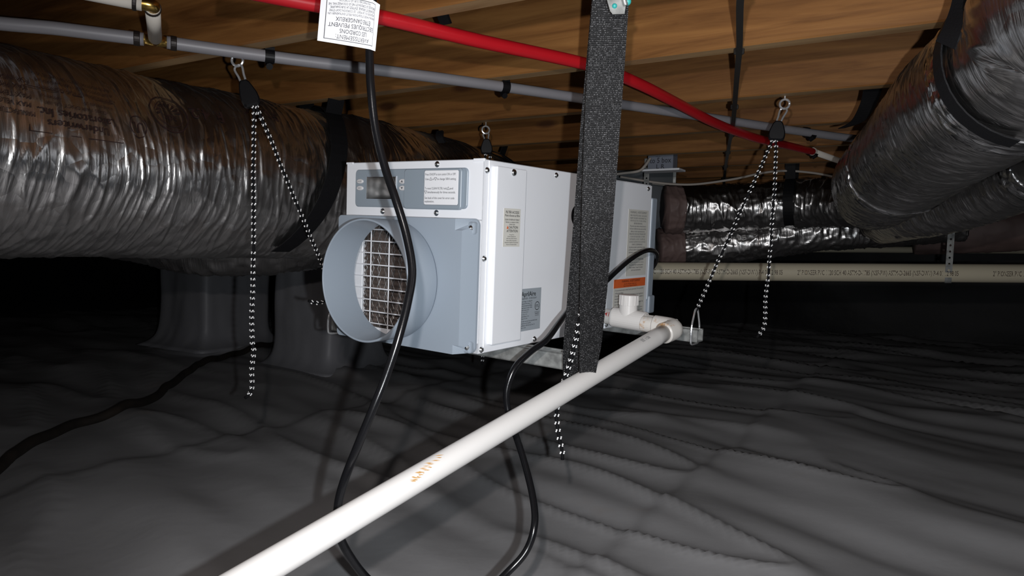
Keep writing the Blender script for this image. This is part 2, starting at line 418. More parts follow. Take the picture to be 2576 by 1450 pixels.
# ceiling: subfloor boards over joists
mb = MB(); c8 = [hp(a, n, z) for z in (JZ+JH, JZ+JH+.02) for n in (N0, N1) for a in (A0, A1)]
mb.add(c8, [(0, 2, 3, 1), (4, 5, 7, 6), (0, 1, 5, 4), (2, 6, 7, 3), (0, 4, 6, 2), (1, 3, 7, 5)])
ceil = mb.build('ceiling', 'joist_wood'); tag(ceil, kind='structure')
mb = MB().bbox((A0, -JW, 0), (A1, 0, JH), .003, 1)
jm = None
for k in range(-6, 15):
    n = J0+SP*k
    if n > N1-.05 or n-JW < N0: continue
    if jm is None:
        j = mb.build('joist', 'joist_wood', local=True); jm = j.data
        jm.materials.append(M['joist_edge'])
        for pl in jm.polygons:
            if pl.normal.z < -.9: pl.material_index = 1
    else:
        j = bpy.data.objects.new('joist', jm); COL.objects.link(j)
    j.location = NRM*n+np.array([0, 0, JZ-.0005+.0006*((k*7) % 3)]); j.rotation_euler = (0, 0, -TH); j.parent = ceil
# walls hung with black liner
def wall(name, p0, p1, mat, seed):
    n = 90; m = 24; t = np.linspace(0, 1, n); zz = np.linspace(-.03, JZ+JH, m)
    p0 = V3(p0); p1 = V3(p1); dn = np.cross(unit(p1-p0), [0, 0, 1]); L = np.linalg.norm(p1-p0)
    v = []
    for z in zz:
        for a in t:
            d = .03*noise3(np.array([[a*L*1.3, z*2.2, seed]]))[0]+.012*noise3(np.array([[a*L*4, z*5, seed+3.3]]))[0]
            q = p0+(p1-p0)*a+dn*d; v.append((q[0], q[1], z))
    f = [(i*n+k, i*n+k+1, (i+1)*n+k+1, (i+1)*n+k) for i in range(m-1) for k in range(n-1)]
    o = mesh(name, v, f, mat, smooth=True); tag(o, kind='structure')
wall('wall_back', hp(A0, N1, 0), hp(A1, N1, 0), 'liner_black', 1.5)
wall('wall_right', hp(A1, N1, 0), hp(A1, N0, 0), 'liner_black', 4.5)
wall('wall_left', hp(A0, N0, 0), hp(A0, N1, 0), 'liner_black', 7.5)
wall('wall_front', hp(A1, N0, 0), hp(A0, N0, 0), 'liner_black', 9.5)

# ------------------------------------------------------------------ insulated ducts
class Duct:
    def __init__(s, pts, R, seed, ns=260, nt=96, ring=55.0, ar=.004, ac=.010, flat=0.0, shear=.25):
        p, s.L = resample(spline(pts, 24), ns)
        s.C = p; s.ns = ns; s.nt = nt; s.R = R; s.seed = seed; s.ring = ring; s.ar = ar; s.ac = ac; s.flat = flat; s.shear = shear
        T = np.gradient(p, axis=0); s.T = T/np.linalg.norm(T, axis=1)[:, None]
        up = np.array([0, 0, 1.0]); N = up-s.T*(s.T@up)[:, None]; s.N = N/np.linalg.norm(N, axis=1)[:, None]
        s.B = np.cross(s.T, s.N)
    def rad(s, u, th):                     # u in metres along, th angle from the top
        z = np.zeros_like(u)+s.seed
        co, si = np.cos(th), np.sin(th)
        big = noise3(np.stack([co*1.1+s.seed, si*1.1, u*3.0], -1))*s.ac
        sh = u+s.shear*.06*np.sin(th+s.seed)+.012*noise3(np.stack([co*2, si*2+s.seed, u*6], -1))
        rg = 1-np.abs(noise3(np.stack([sh*s.ring, co*.9+s.seed, si*.9], -1)))*1.7
        rg2 = 1-np.abs(noise3(np.stack([sh*s.ring*.42+7, co*1.5, si*1.5+s.seed], -1)))*1.7
        cr = noise3(np.stack([co*4.5+s.seed, si*4.5, u*16], -1))
        return s.R*(1-s.flat*co*co)+big+s.ar*(np.clip(rg, 0, 1)**4*.8+np.clip(rg2, 0, 1)**5)+s.ar*.6*cr
    def pos(s, u, th, off=0.0):
        u = np.asarray(u, float); th = np.asarray(th, float)
        i = np.clip(u/s.L*(s.ns-1), 0, s.ns-1.001); k = i.astype(int); f = (i-k)[..., None]
        g = lambda A: A[k]*(1-f)+A[k+1]*f
        r = (s.rad(u, th)+off)[..., None]
        return g(s.C)+r*(np.cos(th)[..., None]*g(s.N)+np.sin(th)[..., None]*g(s.B))
    def build(s, name, mat, parent=None, u0=0.0, u1=None, off=0.0):
        u1 = s.L if u1 is None else u1
        n = max(6, int(s.ns*(u1-u0)/s.L))
        U = np.linspace(u0, u1, n); TT = np.linspace(0, 2*math.pi, s.nt+1)
        uu, tt = np.meshgrid(U, TT, indexing='ij')
        v = s.pos(uu.ravel(), tt.ravel(), off)
        m = s.nt+1; f = []
        I = np.arange(n*m).reshape(n, m)
        f = np.stack([I[:-1, :-1], I[1:, :-1], I[1:, 1:], I[:-1, 1:]], -1).reshape(-1, 4).tolist()
        f.append(I[0, :-1].tolist()); f.append(I[-1, :-1].tolist()[::-1])
        uv = np.stack([uu.ravel(), tt.ravel()*s.R], -1)
        return mesh(name, v, f, mat, parent, smooth=True, uv=uv)
    def band(s, name, mat, u, wd, t0, t1, parent=None, off=.004, n=40, slant=0.0):
        TT = np.linspace(t0, t1, n); v = []; uv = []
        for t in TT:
            uc = u+slant*(t-t0)
            for q, o in ((-wd/2, off), (wd/2, off), (wd/2, off+.002), (-wd/2, off+.002)):
                c = s.pos(np.array([uc]), np.array([t]), 0)[0]-0
                i = int(np.clip(uc/s.L*(s.ns-1), 0, s.ns-1)); rr = s.R*1.0+s.ac*.6
                d = math.cos(t)*s.N[i]+math.sin(t)*s.B[i]
                v.append(s.C[i]+d*(max(rr, np.linalg.norm(c-s.C[i]))+o)+s.T[i]*q); uv.append((q, t*s.R))
        f = []
        for i in range(n-1):
            for k in range(4):
                f.append((i*4+k, i*4+(k+1) % 4, (i+1)*4+(k+1) % 4, (i+1)*4+k))
        f += [(0, 1, 2, 3), ((n-1)*4+3, (n-1)*4+2, (n-1)*4+1, (n-1)*4)]
        return mesh(name, v, f, mat, parent, uv=uv)
    def decal(s, name, mat, V, Fc, u0, th0, parent, flip=1.0, off=.0015):
        """2-D print laid on the skin: +x of the print along the duct, +y round it"""
        V = np.asarray(V); u = u0+flip*V[:, 0]; th = th0+V[:, 1]/s.R
        return mesh(name, s.pos(u, th, off), Fc, mat, parent)
def ribbon(pts_l, pts_r, mat, name, parent, th=.0018):
    """flat strap from its two edges"""
    l = np.asarray(pts_l); r = np.asarray(pts_r); n = len(l)
    T = np.gradient((l+r)/2, axis=0); W_ = r-l; nn = np.cross(T, W_); nn /= np.linalg.norm(nn, axis=1)[:, None]
    d = np.r_[0, np.cumsum(np.linalg.norm(np.diff((l+r)/2, axis=0), axis=1))]; wd = np.linalg.norm(W_, axis=1)
    v = []; uv = []
    for i in range(n):
        v += [l[i], r[i], r[i]+nn[i]*th, l[i]+nn[i]*th]; uv += [(0, d[i]), (wd[i], d[i]), (wd[i], d[i]), (0, d[i])]
    f = [(i*4+k, i*4+(k+1) % 4, (i+1)*4+(k+1) % 4, (i+1)*4+k) for i in range(n-1) for k in range(4)]
    f += [(3, 2, 1, 0), ((n-1)*4, (n-1)*4+1, (n-1)*4+2, (n-1)*4+3)]
    return mesh(name, v, f, mat, parent, uv=uv)

def zc(x, y, z): return np.array([x, y, z])
# main duct on the left
D1 = Duct([zc(-1.16, .75, .755), zc(-1.03, 1.08, .757), zc(-.93, 1.30, .760), zc(-.835, 1.49, .762), zc(-.60, 1.80, .762), zc(-.345, 2.14, .768), zc(-.15, 2.55, .765), zc(.05, 3.1, .76), zc(.25, 3.7, .76)],
          .190, 3.1, ns=1300, nt=170, ring=52, ar=.0027, ac=.011)
t = thing('flex_duct', 'large silver foil flexible duct printed with upside-down lettering beside the white dehumidifier', 'duct', D1.C[0]-np.array([0, 0, .19]), 'foil wrapped flexible ducts')
D1.build('foil_jacket', 'foil', t); DT1 = t
def duct_at(D, px, py):
    """u, theta of the point of the duct seen at a pixel"""
    best = None
    ray = wray(px, py)
    U = np.linspace(0, D.L, 260); TT = np.linspace(-math.pi, math.pi, 180)
    uu, tt = np.meshgrid(U, TT, indexing='ij'); v = D.pos(uu.ravel(), tt.ravel())-CAM
    q = v@R2; x = CX+F_PX*q[:, 0]/-q[:, 2]; y = CY-F_PX*q[:, 1]/-q[:, 2]
    e = (x-px)**2+(y-py)**2+np.where(np.linalg.norm(v, axis=1) > np.linalg.norm(D.C[np.clip((uu.ravel()/D.L*(D.ns-1)).astype(int), 0, D.ns-1)]-CAM, axis=1), 1e6, 0)+np.where(q[:, 2] > -.05, 1e9, 0)
    k = int(np.argmin(e)); return uu.ravel()[k], tt.ravel()[k]
# printing on the duct (upside down as hung)
def print_on(px, py, lines, extra=None, rot=True):
    u, th = duct_at(D1, px, py)
    V, Fc = text_block(lines, 2)
    if extra: V, Fc = extra(V, Fc)
    V = np.asarray(V)
    # theta grows towards the far/near side; print reads upside down from the camera
    sgn = 1.0 if D1.B[int(u/D1.L*(D1.ns-1))]@(D1.C[int(u/D1.L*(D1.ns-1))]-CAM) < 0 else -1.0
    V = np.stack([-V[:, 0], V[:, 1]*sgn], -1)
    return D1.decal('lettering', 'ink_print', V, Fc, u, th, DT1)
plain('ink_print', (.030, .014, .012), .5, spec=.3)
def laby(V, Fc):
    V, Fc = frame2(V, Fc, -.080, -.040, .080, .036, .0013); return V, Fc
print_on(208, 292, [('Underwriters', .0, .012, .013, .10, 'CENTER', .01), ('Laboratories Inc.', .0, -.006, .014, .13, 'CENTER', .01), ('CLASS 1 AIR DUCT  UL 181', .0, -.019, .006, .13, 'CENTER'), ('FLAME SPREAD 25', -.04, -.030, .005, .06, 'CENTER'), ('SMOKE 50', .04, -.030, .005, .045, 'CENTER')], laby)
print_on(200, 218, [('MINIMUM INSTALLED R-VALUE IN ACCORDANCE WITH', 0, .013, .006, .14, 'CENTER'), ('AIR DIFFUSION COUNCIL STANDARD FD72-R1', 0, .0, .006, .14, 'CENTER'), ('RATED POSITIVE PRESSURE 10 IN WG', 0, -.013, .006, .14, 'CENTER')])
print_on(18, 235, [('MANUFACTURED FOR', 0, .024, .008, .09, 'CENTER'), ('MAX VELOCITY', 0, .010, .008, .09, 'CENTER'), ('MAX TEMP 180 F', 0, -.004, .008, .09, 'CENTER'), ('MAX PRESSURE', 0, -.018, .008, .09, 'CENTER'), ('FOR INDOOR USE', 0, -.032, .008, .09, 'CENTER')])
def adc(V, Fc):
    V, Fc = ring2(V, Fc, 0, 0, .040, .0425, 32); V, Fc = ring2(V, Fc, 0, 0, .0295, .031, 32)
    for k in range(9):                       # fan of rays
        a = math.pi*(1.02+k*.12); b = a+.20
        n = len(V); V = np.vstack([V, [(math.cos(a)*.006, math.sin(a)*.006-.004), (math.cos(a)*.027, math.sin(a)*.027), (math.cos(b)*.027, math.sin(b)*.027)]]); Fc = Fc+[(n, n+1, n+2)]
    return np.asarray(V)*np.array([1, -1]) if False else V, Fc
print_on(428, 285, [('adc', 0, .004, .016, .045, 'CENTER', .03), ('AIR DUCT COUNCIL', 0, .0335, .005, .05, 'CENTER')], adc)
print_on(522, 285, [('R 4.2', 0, -.012, .026, .085, 'CENTER', .03)])
print_on(345, 320, [('UL', 0, -.008, .02, .03, 'CENTER', .01)], lambda V, Fc: ring2(V, Fc, 0, 0, .02, .0218, 24))
print_on(655, 285, [('FLEX', 0, -.01, .03, .10, 'CENTER', .02)])
# second duct sagging behind it
D2 = Duct(P([(40, 520, 2.25), (300, 556, 2.25), (470, 590, 2.22), (620, 596, 2.25), (780, 585, 2.35), (930, 560, 2.6)]), .115, 8.4, ns=160, nt=72, ring=40, ar=.005, ac=.012)
t = thing('flex_duct', 'dull foil flexible duct sagging low behind the large printed duct', 'duct', D2.C[80]-np.array([0, 0, .115]), 'foil wrapped flexible ducts')
D2.build('foil_jacket', 'foil_dark', t)
# right-hand ducts
D3 = Duct([zc(.80, -1.3, .845), zc(.74, -.5, .845), zc(.69, .2, .85)]+P([(2860, -60, .74), (2700, 70, .84), (2570, 175, .965), (2450, 262, 1.12), (2345, 345, 1.36), (2262, 420, 1.58), (2212, 466, 1.84), (2215, 480, 2.15), (2290, 478, 2.45)]), .111, 5.7, ns=1200, nt=150, ring=85, ar=.0020, ac=.005, shear=.5)
t = thing('flex_duct', 'big crinkled silver duct descending from the upper right corner', 'duct', D3.C[800]-np.array([0, 0, .12]), 'foil wrapped flexible ducts')
D3.build('foil_jacket', 'foil_dark', t)
u, th = duct_at(D3, 2400, 250)
D3.build('foil_tape', 'foil_tape', t, u+.008, u+.075, .0025)
u, th = duct_at(D3, 2132, 440)
D3.build('foil_tape', 'foil_tape', t, u-.012, u+.022, .0025)
D4 = Duct(P([(2225, 545, 2.3), (2290, 528, 2.15), (2420, 497, 1.98), (2580, 440, 1.78), (2760, 360, 1.55)])+[zc(1.33, .9, .84), zc(1.40, .1, .845)], .088, 6.9, ns=420, nt=90, ring=70, ar=.0025, ac=.006)
t = thing('flex_duct', 'slimmer foil duct tucked under the big upper right duct', 'duct', D4.C[90]-np.array([0, 0, .09]), 'foil wrapped flexible ducts')
D4.build('foil_jacket', 'foil_dark', t)
u, th = duct_at(D4, 2535, 450); D4.build('foil_tape', 'foil_tape', t, u-.03, u+.03, .0025)
D5 = Duct(P([(1672, 528, 3.15), (1760, 527, 3.15), (1900, 518, 3.1), (2040, 512, 3.0), (2170, 515, 2.85), (2330, 545, 2.75)]), .098, 2.2, ns=260, nt=90, ring=38, ar=.005, ac=.009)
t = thing('flex_duct', 'shiny foil duct running level behind the dehumidifier towards the right', 'duct', D5.C[60]-np.array([0, 0, .1]), 'foil wrapped flexible ducts')
D5.build('foil_jacket', 'foil_dark', t, .06); D5.build('insulation_end', 'pink_wrap', t, 0, .07, .001); DT5 = t
D6 = Duct(P([(1655, 622, 3.25), (1720, 618, 3.25), (1850, 612, 3.2), (1960, 598, 3.15), (2080, 585, 3.1), (2260, 572, 3.05), (2420, 560, 3.0)]), .078, 9.9, ns=240, nt=80, ring=36, ar=.005, ac=.009)
t = thing('flex_duct', 'lower foil duct with a pink wrapped end just above the cream pipe', 'duct', D6.C[60]-np.array([0, 0, .08]), 'foil wrapped flexible ducts')
D6.build('foil_jacket', 'foil_dark', t, .11); D6.build('insulation_end', 'pink_wrap', t, 0, .12, .001)
D7 = Duct(P([(2300, 590, 3.6), (2450, 585, 3.5), (2620, 572, 3.4), (2800, 560, 3.3), (3300, 545, 3.2)]), .10, 12.2, ns=140, nt=60, ring=20, ar=.003, ac=.010)
t = thing('flex_duct', 'pinkish wrapped duct in the dark at the right edge', 'duct', D7.C[40]-np.array([0, 0, .1]), 'foil wrapped flexible ducts')
D7.build('foil_jacket', 'pink_wrap', t)
# dark sheet-metal plenum behind the dehumidifier that takes the duct ends
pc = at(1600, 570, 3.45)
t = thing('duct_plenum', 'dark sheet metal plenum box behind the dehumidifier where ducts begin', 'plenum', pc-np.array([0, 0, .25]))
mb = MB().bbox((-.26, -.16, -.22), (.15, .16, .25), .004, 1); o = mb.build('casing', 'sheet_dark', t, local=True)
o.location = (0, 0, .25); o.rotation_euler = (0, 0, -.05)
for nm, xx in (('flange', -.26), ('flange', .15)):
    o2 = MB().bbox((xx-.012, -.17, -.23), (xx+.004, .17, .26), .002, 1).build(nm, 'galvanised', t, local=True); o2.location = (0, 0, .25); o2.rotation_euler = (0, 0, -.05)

# black webbing straps that carry the ducts
def duct_strap(D, px, py, wd, t0, t1, label, tails, slant=0.0, mat='webbing_dark'):
    u, th = duct_at(D, px, py)
    i = int(u/D.L*(D.ns-1))
    t = thing('duct_strap', label, 'strap', D.C[i]-np.array([0, 0, D.R+.01]), 'black straps carrying the ducts')
    o = D.band('strap_loop', mat, u-slant*(th-t0), wd, t0, t1, t, slant=slant)
    for sgn, tt in tails:
        i = int((u+slant*(tt-th))/D.L*(D.ns-1))
        d = math.cos(tt)*D.N[i]+math.sin(tt)*D.B[i]; p0 = D.C[i]+d*(D.R+.012)
        p1 = np.array([p0[0], p0[1], JZ+.06])+D.B[i]*sgn*.02
        pts = spline([p0, (p0+p1)/2+D.B[i]*sgn*.004, p1], 8)
        ribbon(pts-D.T[i]*wd/2, pts+D.T[i]*wd/2, mat, 'strap_tail', t)
    return t
PI = math.pi
duct_strap(D1, 838, 430, .048, -2.6, 2.6, 'black strap around the large left duct beside the control panel', [(1, .55), (-1, -.55)], slant=-.075)
duct_strap(D1, -190, 120, .05, -2.6, 2.6, 'black strap over the large duct at the left picture edge', [(1, .5), (-1, -.5)])
duct_strap(D1, 1246, 372, .045, -2.6, 2.6, 'black strap on the left duct behind the rear pulley', [(1, .45), (-1, -.45)])
duct_strap(D3, 2400, 250, .03, -2.9, 2.9, 'black strap around the big upper right duct', [])
duct_strap(D5, 1985, 480, .04, -2.6, 2.6, 'narrow black strap round the level duct behind the hanging ropes', [(1, .4), (-1, -.4)])
t = thing('duct_strap', 'broad black strap end nailed to the joist above the upper right duct', 'strap', at(2372, 100, .92), 'black straps carrying the ducts')
ribbon(spline(P([(2405, -90, .93), (2398, 0, .92), (2375, 70, .92), (2356, 103, .93)]), 6), spline(P([(2480, -90, .90), (2462, 0, .88), (2425, 70, .885), (2405, 125, .90)]), 6), 'webbing_dark', 'webbing', t)
t = thing('duct_strap', 'curled black strap hanging from a joist left of the upper right duct', 'strap', at(2130, 322, 1.55), 'black straps carrying the ducts')
ribbon(spline(P([(2172, 205, 1.60), (2170, 235, 1.60), (2160, 270, 1.60), (2140, 305, 1.58), (2108, 323, 1.56)]), 6), spline(P([(2222, 200, 1.62), (2216, 230, 1.62), (2200, 270, 1.61), (2172, 305, 1.60), (2125, 321, 1.58)]), 6), 'webbing_dark', 'webbing', t)

# ------------------------------------------------------------------ dehumidifier
BO = np.array([-0.3289315, 1.4116710, 0.4357214])
BM = np.array([[0.8158046, 0.5781964, 0.0123204], [-0.5774310, 0.8155407, -0.0382996], [-0.0321925, 0.0241308, 0.9991903]])
BW, BL, BH = .335, .659, .330
def bx(u, v, w_): return BO+BM@np.array([u, v, w_])
DH = thing('dehumidifier', 'white dehumidifier with grey round intake hung in the centre by ropes', 'dehumidifier', BO, rot=BM)
def part(mb, name, mat, parent=None, **k): return mb.build(name, mat, parent or DH, local=True, **k)
T_ = .002
cb = MB()
cb.bbox((0, 0, BH-T_), (BW, BL, BH), .0008, 1).bbox((0, 0, 0), (BW, BL, T_), .0008, 1)
cb.bbox((0, 0, 0), (T_, BL, BH), .0008, 1).bbox((BW-T_, 0, 0), (BW, BL, BH), .0008, 1)
cb.bbox((0, BL-T_, 0), (BW, BL, BH), .0008, 1).bbox((0, 0, .226), (BW, T_, BH), .0008, 1)
cb.bbox((BW-.012, 0, 0), (BW, T_, .23), .0008, 1).bbox((0, 0, 0), (.048, T_, .23), .0008, 1).bbox((0, 0, 0), (BW, T_, .019), .0008, 1)
part(cb, 'cabinet', 'white_steel')
part(MB().bbox((BW-.0005, .0135, .001), (BW+.0012, .445, BH-.001), .0005, 1), 'side_panel', 'white_steel')
part(MB().bbox((BW-.0005, .449, .001), (BW+.0045, BL-.003, BH-.002), .0015, 2), 'rear_side_panel', 'white_steel')
part(MB().bbox((BW-.022, -.0014, BH-.004), (BW+.0014, .003, BH+.0012), .0005, 1), 'corner_tab', 'white_steel')
part(MB().bbox((-.0008, -.0012, BH-.003), (.018, .003, BH+.0008), .0005, 1), 'corner_tab', 'white_steel')
# filter chamber behind the intake
ch = MB().box((.012, .085, .005), (BW-.01, .088, .225)).box((.012, .002, .005), (.016, .088, .225)).box((.012, .002, .222), (BW-.01, .088, .225))
part(ch, 'filter_chamber', 'white_plastic')
# pleated filter
pv = []; pf = []; nz = 44
for i in range(nz+1):
    z = .016+(.222-.016)*i/nz; v_ = .022+(.0045 if i % 2 else 0)
    pv += [(.030, v_, z), (.325, v_, z)]
pf = [(2*i, 2*i+1, 2*i+3, 2*i+2) for i in range(nz)]
part(MB().add(pv, pf).box((.030, .028, .014), (.325, .045, .224)), 'air_filter', 'filter_brown')
dm = MB()                                    # expanded metal in front of the pleats
for i in range(16):
    for s_ in (-1, 1):
        for k in range(11):
            u0 = .032+i*.0185; z0 = .018+k*.0185
            a = (u0, .0195, z0) if (k % 2 == 0) == (s_ > 0) else (u0+.00925, .0195, z0)
            b = (u0+.00925, .0195, z0+.0185) if (k % 2 == 0) == (s_ > 0) else (u0, .0195, z0+.0185)
            dm.tube([a, b], .0005, 4, caps=False)
part(dm, 'expanded_metal_mesh', 'zinc')
wg = MB()
for k in range(9): wg.tube([(.010, -.003, .0268+k*.0222), (.325, -.003, .0268+k*.0222)], .00125, 6)
for k in range(7): wg.tube([(.0236+k*.048, -.0008, .010), (.0236+k*.048, -.0008, .224)], .00125, 6)
part(wg, 'wire_grille', 'white_plastic')
# grey intake hood: sloped pan with a round hole
HCu, HCw, HR = .166, .118, .104
seg = 64; PD = .036
def hood_outline(inset, r, n):
    x0, x1, z0, z1 = .010+inset, .3330-inset*1.15, .001, .2305-inset*.15
    pts = []
    for cx, cz, a0 in ((x1-r, z1-r, 0), (x0+r, z1-r, .5), (x0+r, z0+r, 1.0), (x1-r, z0+r, 1.5)):
        for k in range(n): a = (a0+.5*k/(n-1))*PI; pts.append((cx+r*math.cos(a), cz+r*math.sin(a)))
    return pts
oa = hood_outline(0, .012, 16); ob = hood_outline(.010, .008, 16)
X1, Z1, Z0 = .3215, .229, .001                # pockets cut in the right-hand corners for the screws
top_n = [(X1-.015*k/7, Z1-.019) for k in range(8)]+[(X1-.015, Z1-.019+.019*k/7) for k in range(8)]
bot_n = [(X1-.013, Z0+.016*k/7) for k in range(8)]+[(X1-.013+.013*k/7, Z0+.016) for k in range(8)]
ob[0:16] = top_n; ob[48:64] = bot_n
def dense(o, m=14):                          # points along the straight sides too
    out = []
    for c in range(4):
        out += o[c*16:c*16+16]; a, b = o[c*16+15], o[(c*16+16) % 64]
        out += [(a[0]+(b[0]-a[0])*k/(m+1), a[1]+(b[1]-a[1])*k/(m+1)) for k in range(1, m+1)]
    return out
oa, ob = dense(oa), dense(ob); NH = len(oa)
hv = [(x, -.0012, z) for x, z in oa]+[(x, -.006, z) for x, z in oa]+[(x, -PD, z) for x, z in ob]
hf = []
for lv in (0, 1):
    for k in range(NH):
        k2 = (k+1) % NH; hf.append((lv*NH+k, lv*NH+k2, (lv+1)*NH+k2, (lv+1)*NH+k))
# front plate with hole: bridge outline to circle by angle
nb = len(hv); ang = [math.atan2(z-HCw, x-HCu) for x, z in ob]
hv += [(HCu+HR*math.cos(a), -PD, HCw+HR*math.sin(a)) for a in ang]
hf += [(2*NH+k, 2*NH+(k+1) % NH, nb+(k+1) % NH, nb+k) for k in range(NH)]
part(MB().add(hv, hf), 'intake_hood', 'grey_plastic')
# mounting ears of the hood with screws
for (eu, ew) in ((.3195, .2125), (.3195, .0115)):
    part(MB().bbox((eu-.014, -.018, ew-.0095), (eu+.0125, -.004, ew+.0125), .004, 2), 'hood_ear', 'grey_plastic')
RIM = .108
part(MB().lathe([(HR-.0015, 0), (HR+.001, 0), (HR+.0022, -.004+0*RIM), (HR+.0022, -(RIM-PD)+.001), (HR+.0012, -(RIM-PD)), (HR-.0012, -(RIM-PD)), (HR-.0015, -(RIM-PD)+.001), (HR-.0015, .0015)], (HCu, -PD, HCw), (0, 1, 0), 96, False), 'intake_collar', 'grey_plastic', smooth=False)
for o in COL.objects:
    if o.name.startswith('intake_collar'):
        o.data.polygons.foreach_set('use_smooth', [True]*len(o.data.polygons))
# screws
def screw(c, ax, r=.0044, parent=None):
    mb = MB().lathe([(r*1.25, -.001), (r*1.25, .0004), (r, .0008), (r*.9, .0024), (r*.55, .0036), (r*.30, .0037)], c, ax, 14)
    return part(mb, 'screw', 'zinc', smooth=True)
for u_, w_ in ((.2317, .323), (.0997, .2387), (.2329, .2383)): screw((u_, -.0002, w_), (0, -1, 0))
for v_, w_ in ((.0083, .3119), (.2256, .3204), (.0079, .1635), (.0084, .0073), (.1719, .008)): screw((BW+.001, v_, w_), (1, 0, 0))
for v_, w_ in ((.6346, .3195), (.4541, .0095)): screw((BW+.0044, v_, w_), (1, 0, 0))
screw((.3245, -.018, .2140), (0, -1, 0), .0042); screw((.3245, -.018, .0130), (0, -1, 0), .0042)
# control panel
def rrect(mb, u0, u1, w0, w1, v0, v1, r=.008, n=6, ax='front'):
    pts = []
    for cx, cz, a0 in ((u1-r, w1-r, 0), (u0+r, w1-r, .5), (u0+r, w0+r, 1.0), (u1-r, w0+r, 1.5)):
        for k in range(n): a = (a0+.5*k/(n-1))*PI; pts.append((cx+r*math.cos(a), cz+r*math.sin(a)))
    m = len(pts); e = .0012
    cu, cw = (u0+u1)/2, (w0+w1)/2
    lay = [(v0, 0), (v1+e*(1 if v1 < v0 else -1), 0), (v1, e)]
    v = []
    for vv, ins in lay:
        for (x, z) in pts:
            x2 = x-ins*np.sign(x-cu); z2 = z-ins*np.sign(z-cw)
            v.append((x2, vv, z2) if ax == 'front' else (vv, x2, z2))
    f = [(l*m+k, l*m+(k+1) % m, (l+1)*m+(k+1) % m, (l+1)*m+k) for l in range(2) for k in range(m)]
    f.append(tuple(range(m))[::-1]); f.append(tuple(2*m+k for k in range(m)))
    return mb.add(v, f)
CP = part(rrect(MB(), .0280, .3035, .2462, .3161, 0, -.0035), 'control_panel', 'grey_panel')
part(MB().bbox((.058, -.0046, .259), (.139, -.003, .304), .0008, 1), 'screen_bezel', 'grey_plastic', CP)
part(MB().bbox((.0605, -.0052, .2612), (.1365, -.004, .3022), .0005, 1), 'display_screen', 'screen', CP)
for (bu, bw) in ((.0422, .2940), (.0424, .2812), (.1535, .2934), (.1538, .2813)):
    el = []; nn = 18
    for h, s_ in ((-.003, 1), (-.0052, 1), (-.0064, .8)):
        el += [(bu+.0088*s_*math.cos(2*PI*k/nn), h, bw+.0045*s_*math.sin(2*PI*k/nn)) for k in range(nn)]
    ef = [(l*nn+k, l*nn+(k+1) % nn, (l+1)*nn+(k+1) % nn, (l+1)*nn+k) for l in range(2) for k in range(nn)]+[tuple(2*nn+k for k in range(nn))]
    part(MB().add(el, ef), 'button', 'button_white', CP)
for q_, bu, bw in (('ON/OFF', .0422, .2927), ('DRY', .0424, .2799)):
    V, Fc = text_block([(q_, bu, bw, .0026, .012, 'CENTER')])
    part(MB().add([(a, -.0066, b) for a, b in V], Fc), 'button_lettering', 'ink_grey', CP)
for (bu, bw, s_) in ((.1535, .2934, 1), (.1538, .2813, -1)):
    part(MB().add([(bu-.003, -.0066, bw-.0018*s_), (bu+.003, -.0066, bw-.0018*s_), (bu, -.0066, bw+.0024*s_)], [(0, 1, 2)]), 'button_arrow', 'ink_grey', CP)
part(rrect(MB(), .161, .2945, .2445, .3150, -.003, -.009, .006), 'control_cover', 'grey_panel')
def front_label(u0, u1, w0, w1, v, name, mat, ink, lines, extra=None):
    L_ = part(rrect(MB(), u0, u1, w0, w1, v, v-.0004, .003), name, mat)
    V, Fc = text_block(lines, 2)
    if extra: V, Fc = extra(V, Fc)
    part(MB().add([(a, v-.0009, b) for a, b in V], Fc), 'lettering', ink, L_)
lx = .2130
def tris(V, Fc):
    for (cx, cz, s_) in ((.2262, .2969, 1), (.2372, .2969, -1), (.2668, .2806, 1), (.2152, .2740, -1)):
        for k in range(3):
            a = [(-.0030, -.0020*s_), (.0030, -.0020*s_), (0, .0026*s_)]
            p, q = np.array(a[k]), np.array(a[(k+1) % 3]); d = unit(q-p); nn_ = np.array([-d[1], d[0]])*.00035
            n = len(V); V = np.vstack([V, np.array([p-nn_, q-nn_, q+nn_, p+nn_])+np.array([cx, cz])]); Fc = Fc+[(n, n+1, n+2, n+3)]
    return V, Fc
front_label(.2100, .2890, .2515, .3125, -.009, 'instruction_label', 'label_white', 'ink_grey', [
    ('Press ON/OFF to turn control ON or OFF.', lx, .3030, .0038, .070, 'LEFT', .01),
    ('Use', lx, .2950, .0038, .010, 'LEFT', .01), ('or', .2302, .2950, .0038, .004, 'LEFT', .01), ('to change %RH setting.', .2410, .2950, .0038, .043, 'LEFT', .01),
    ('To reset CLEAN FILTER, hold', lx, .2788, .0038, .050, 'LEFT', .01), ('and', .2706, .2788, .0038, .007, 'LEFT', .01),
    ('simultaneously for three seconds.', .2190, .2722, .0038, .064, 'LEFT', .01),
    ('See back of this cover for error code', lx, .2622, .0038, .068, 'LEFT', .01), ('explanation.', lx, .2562, .0038, .022, 'LEFT', .01)], tris)
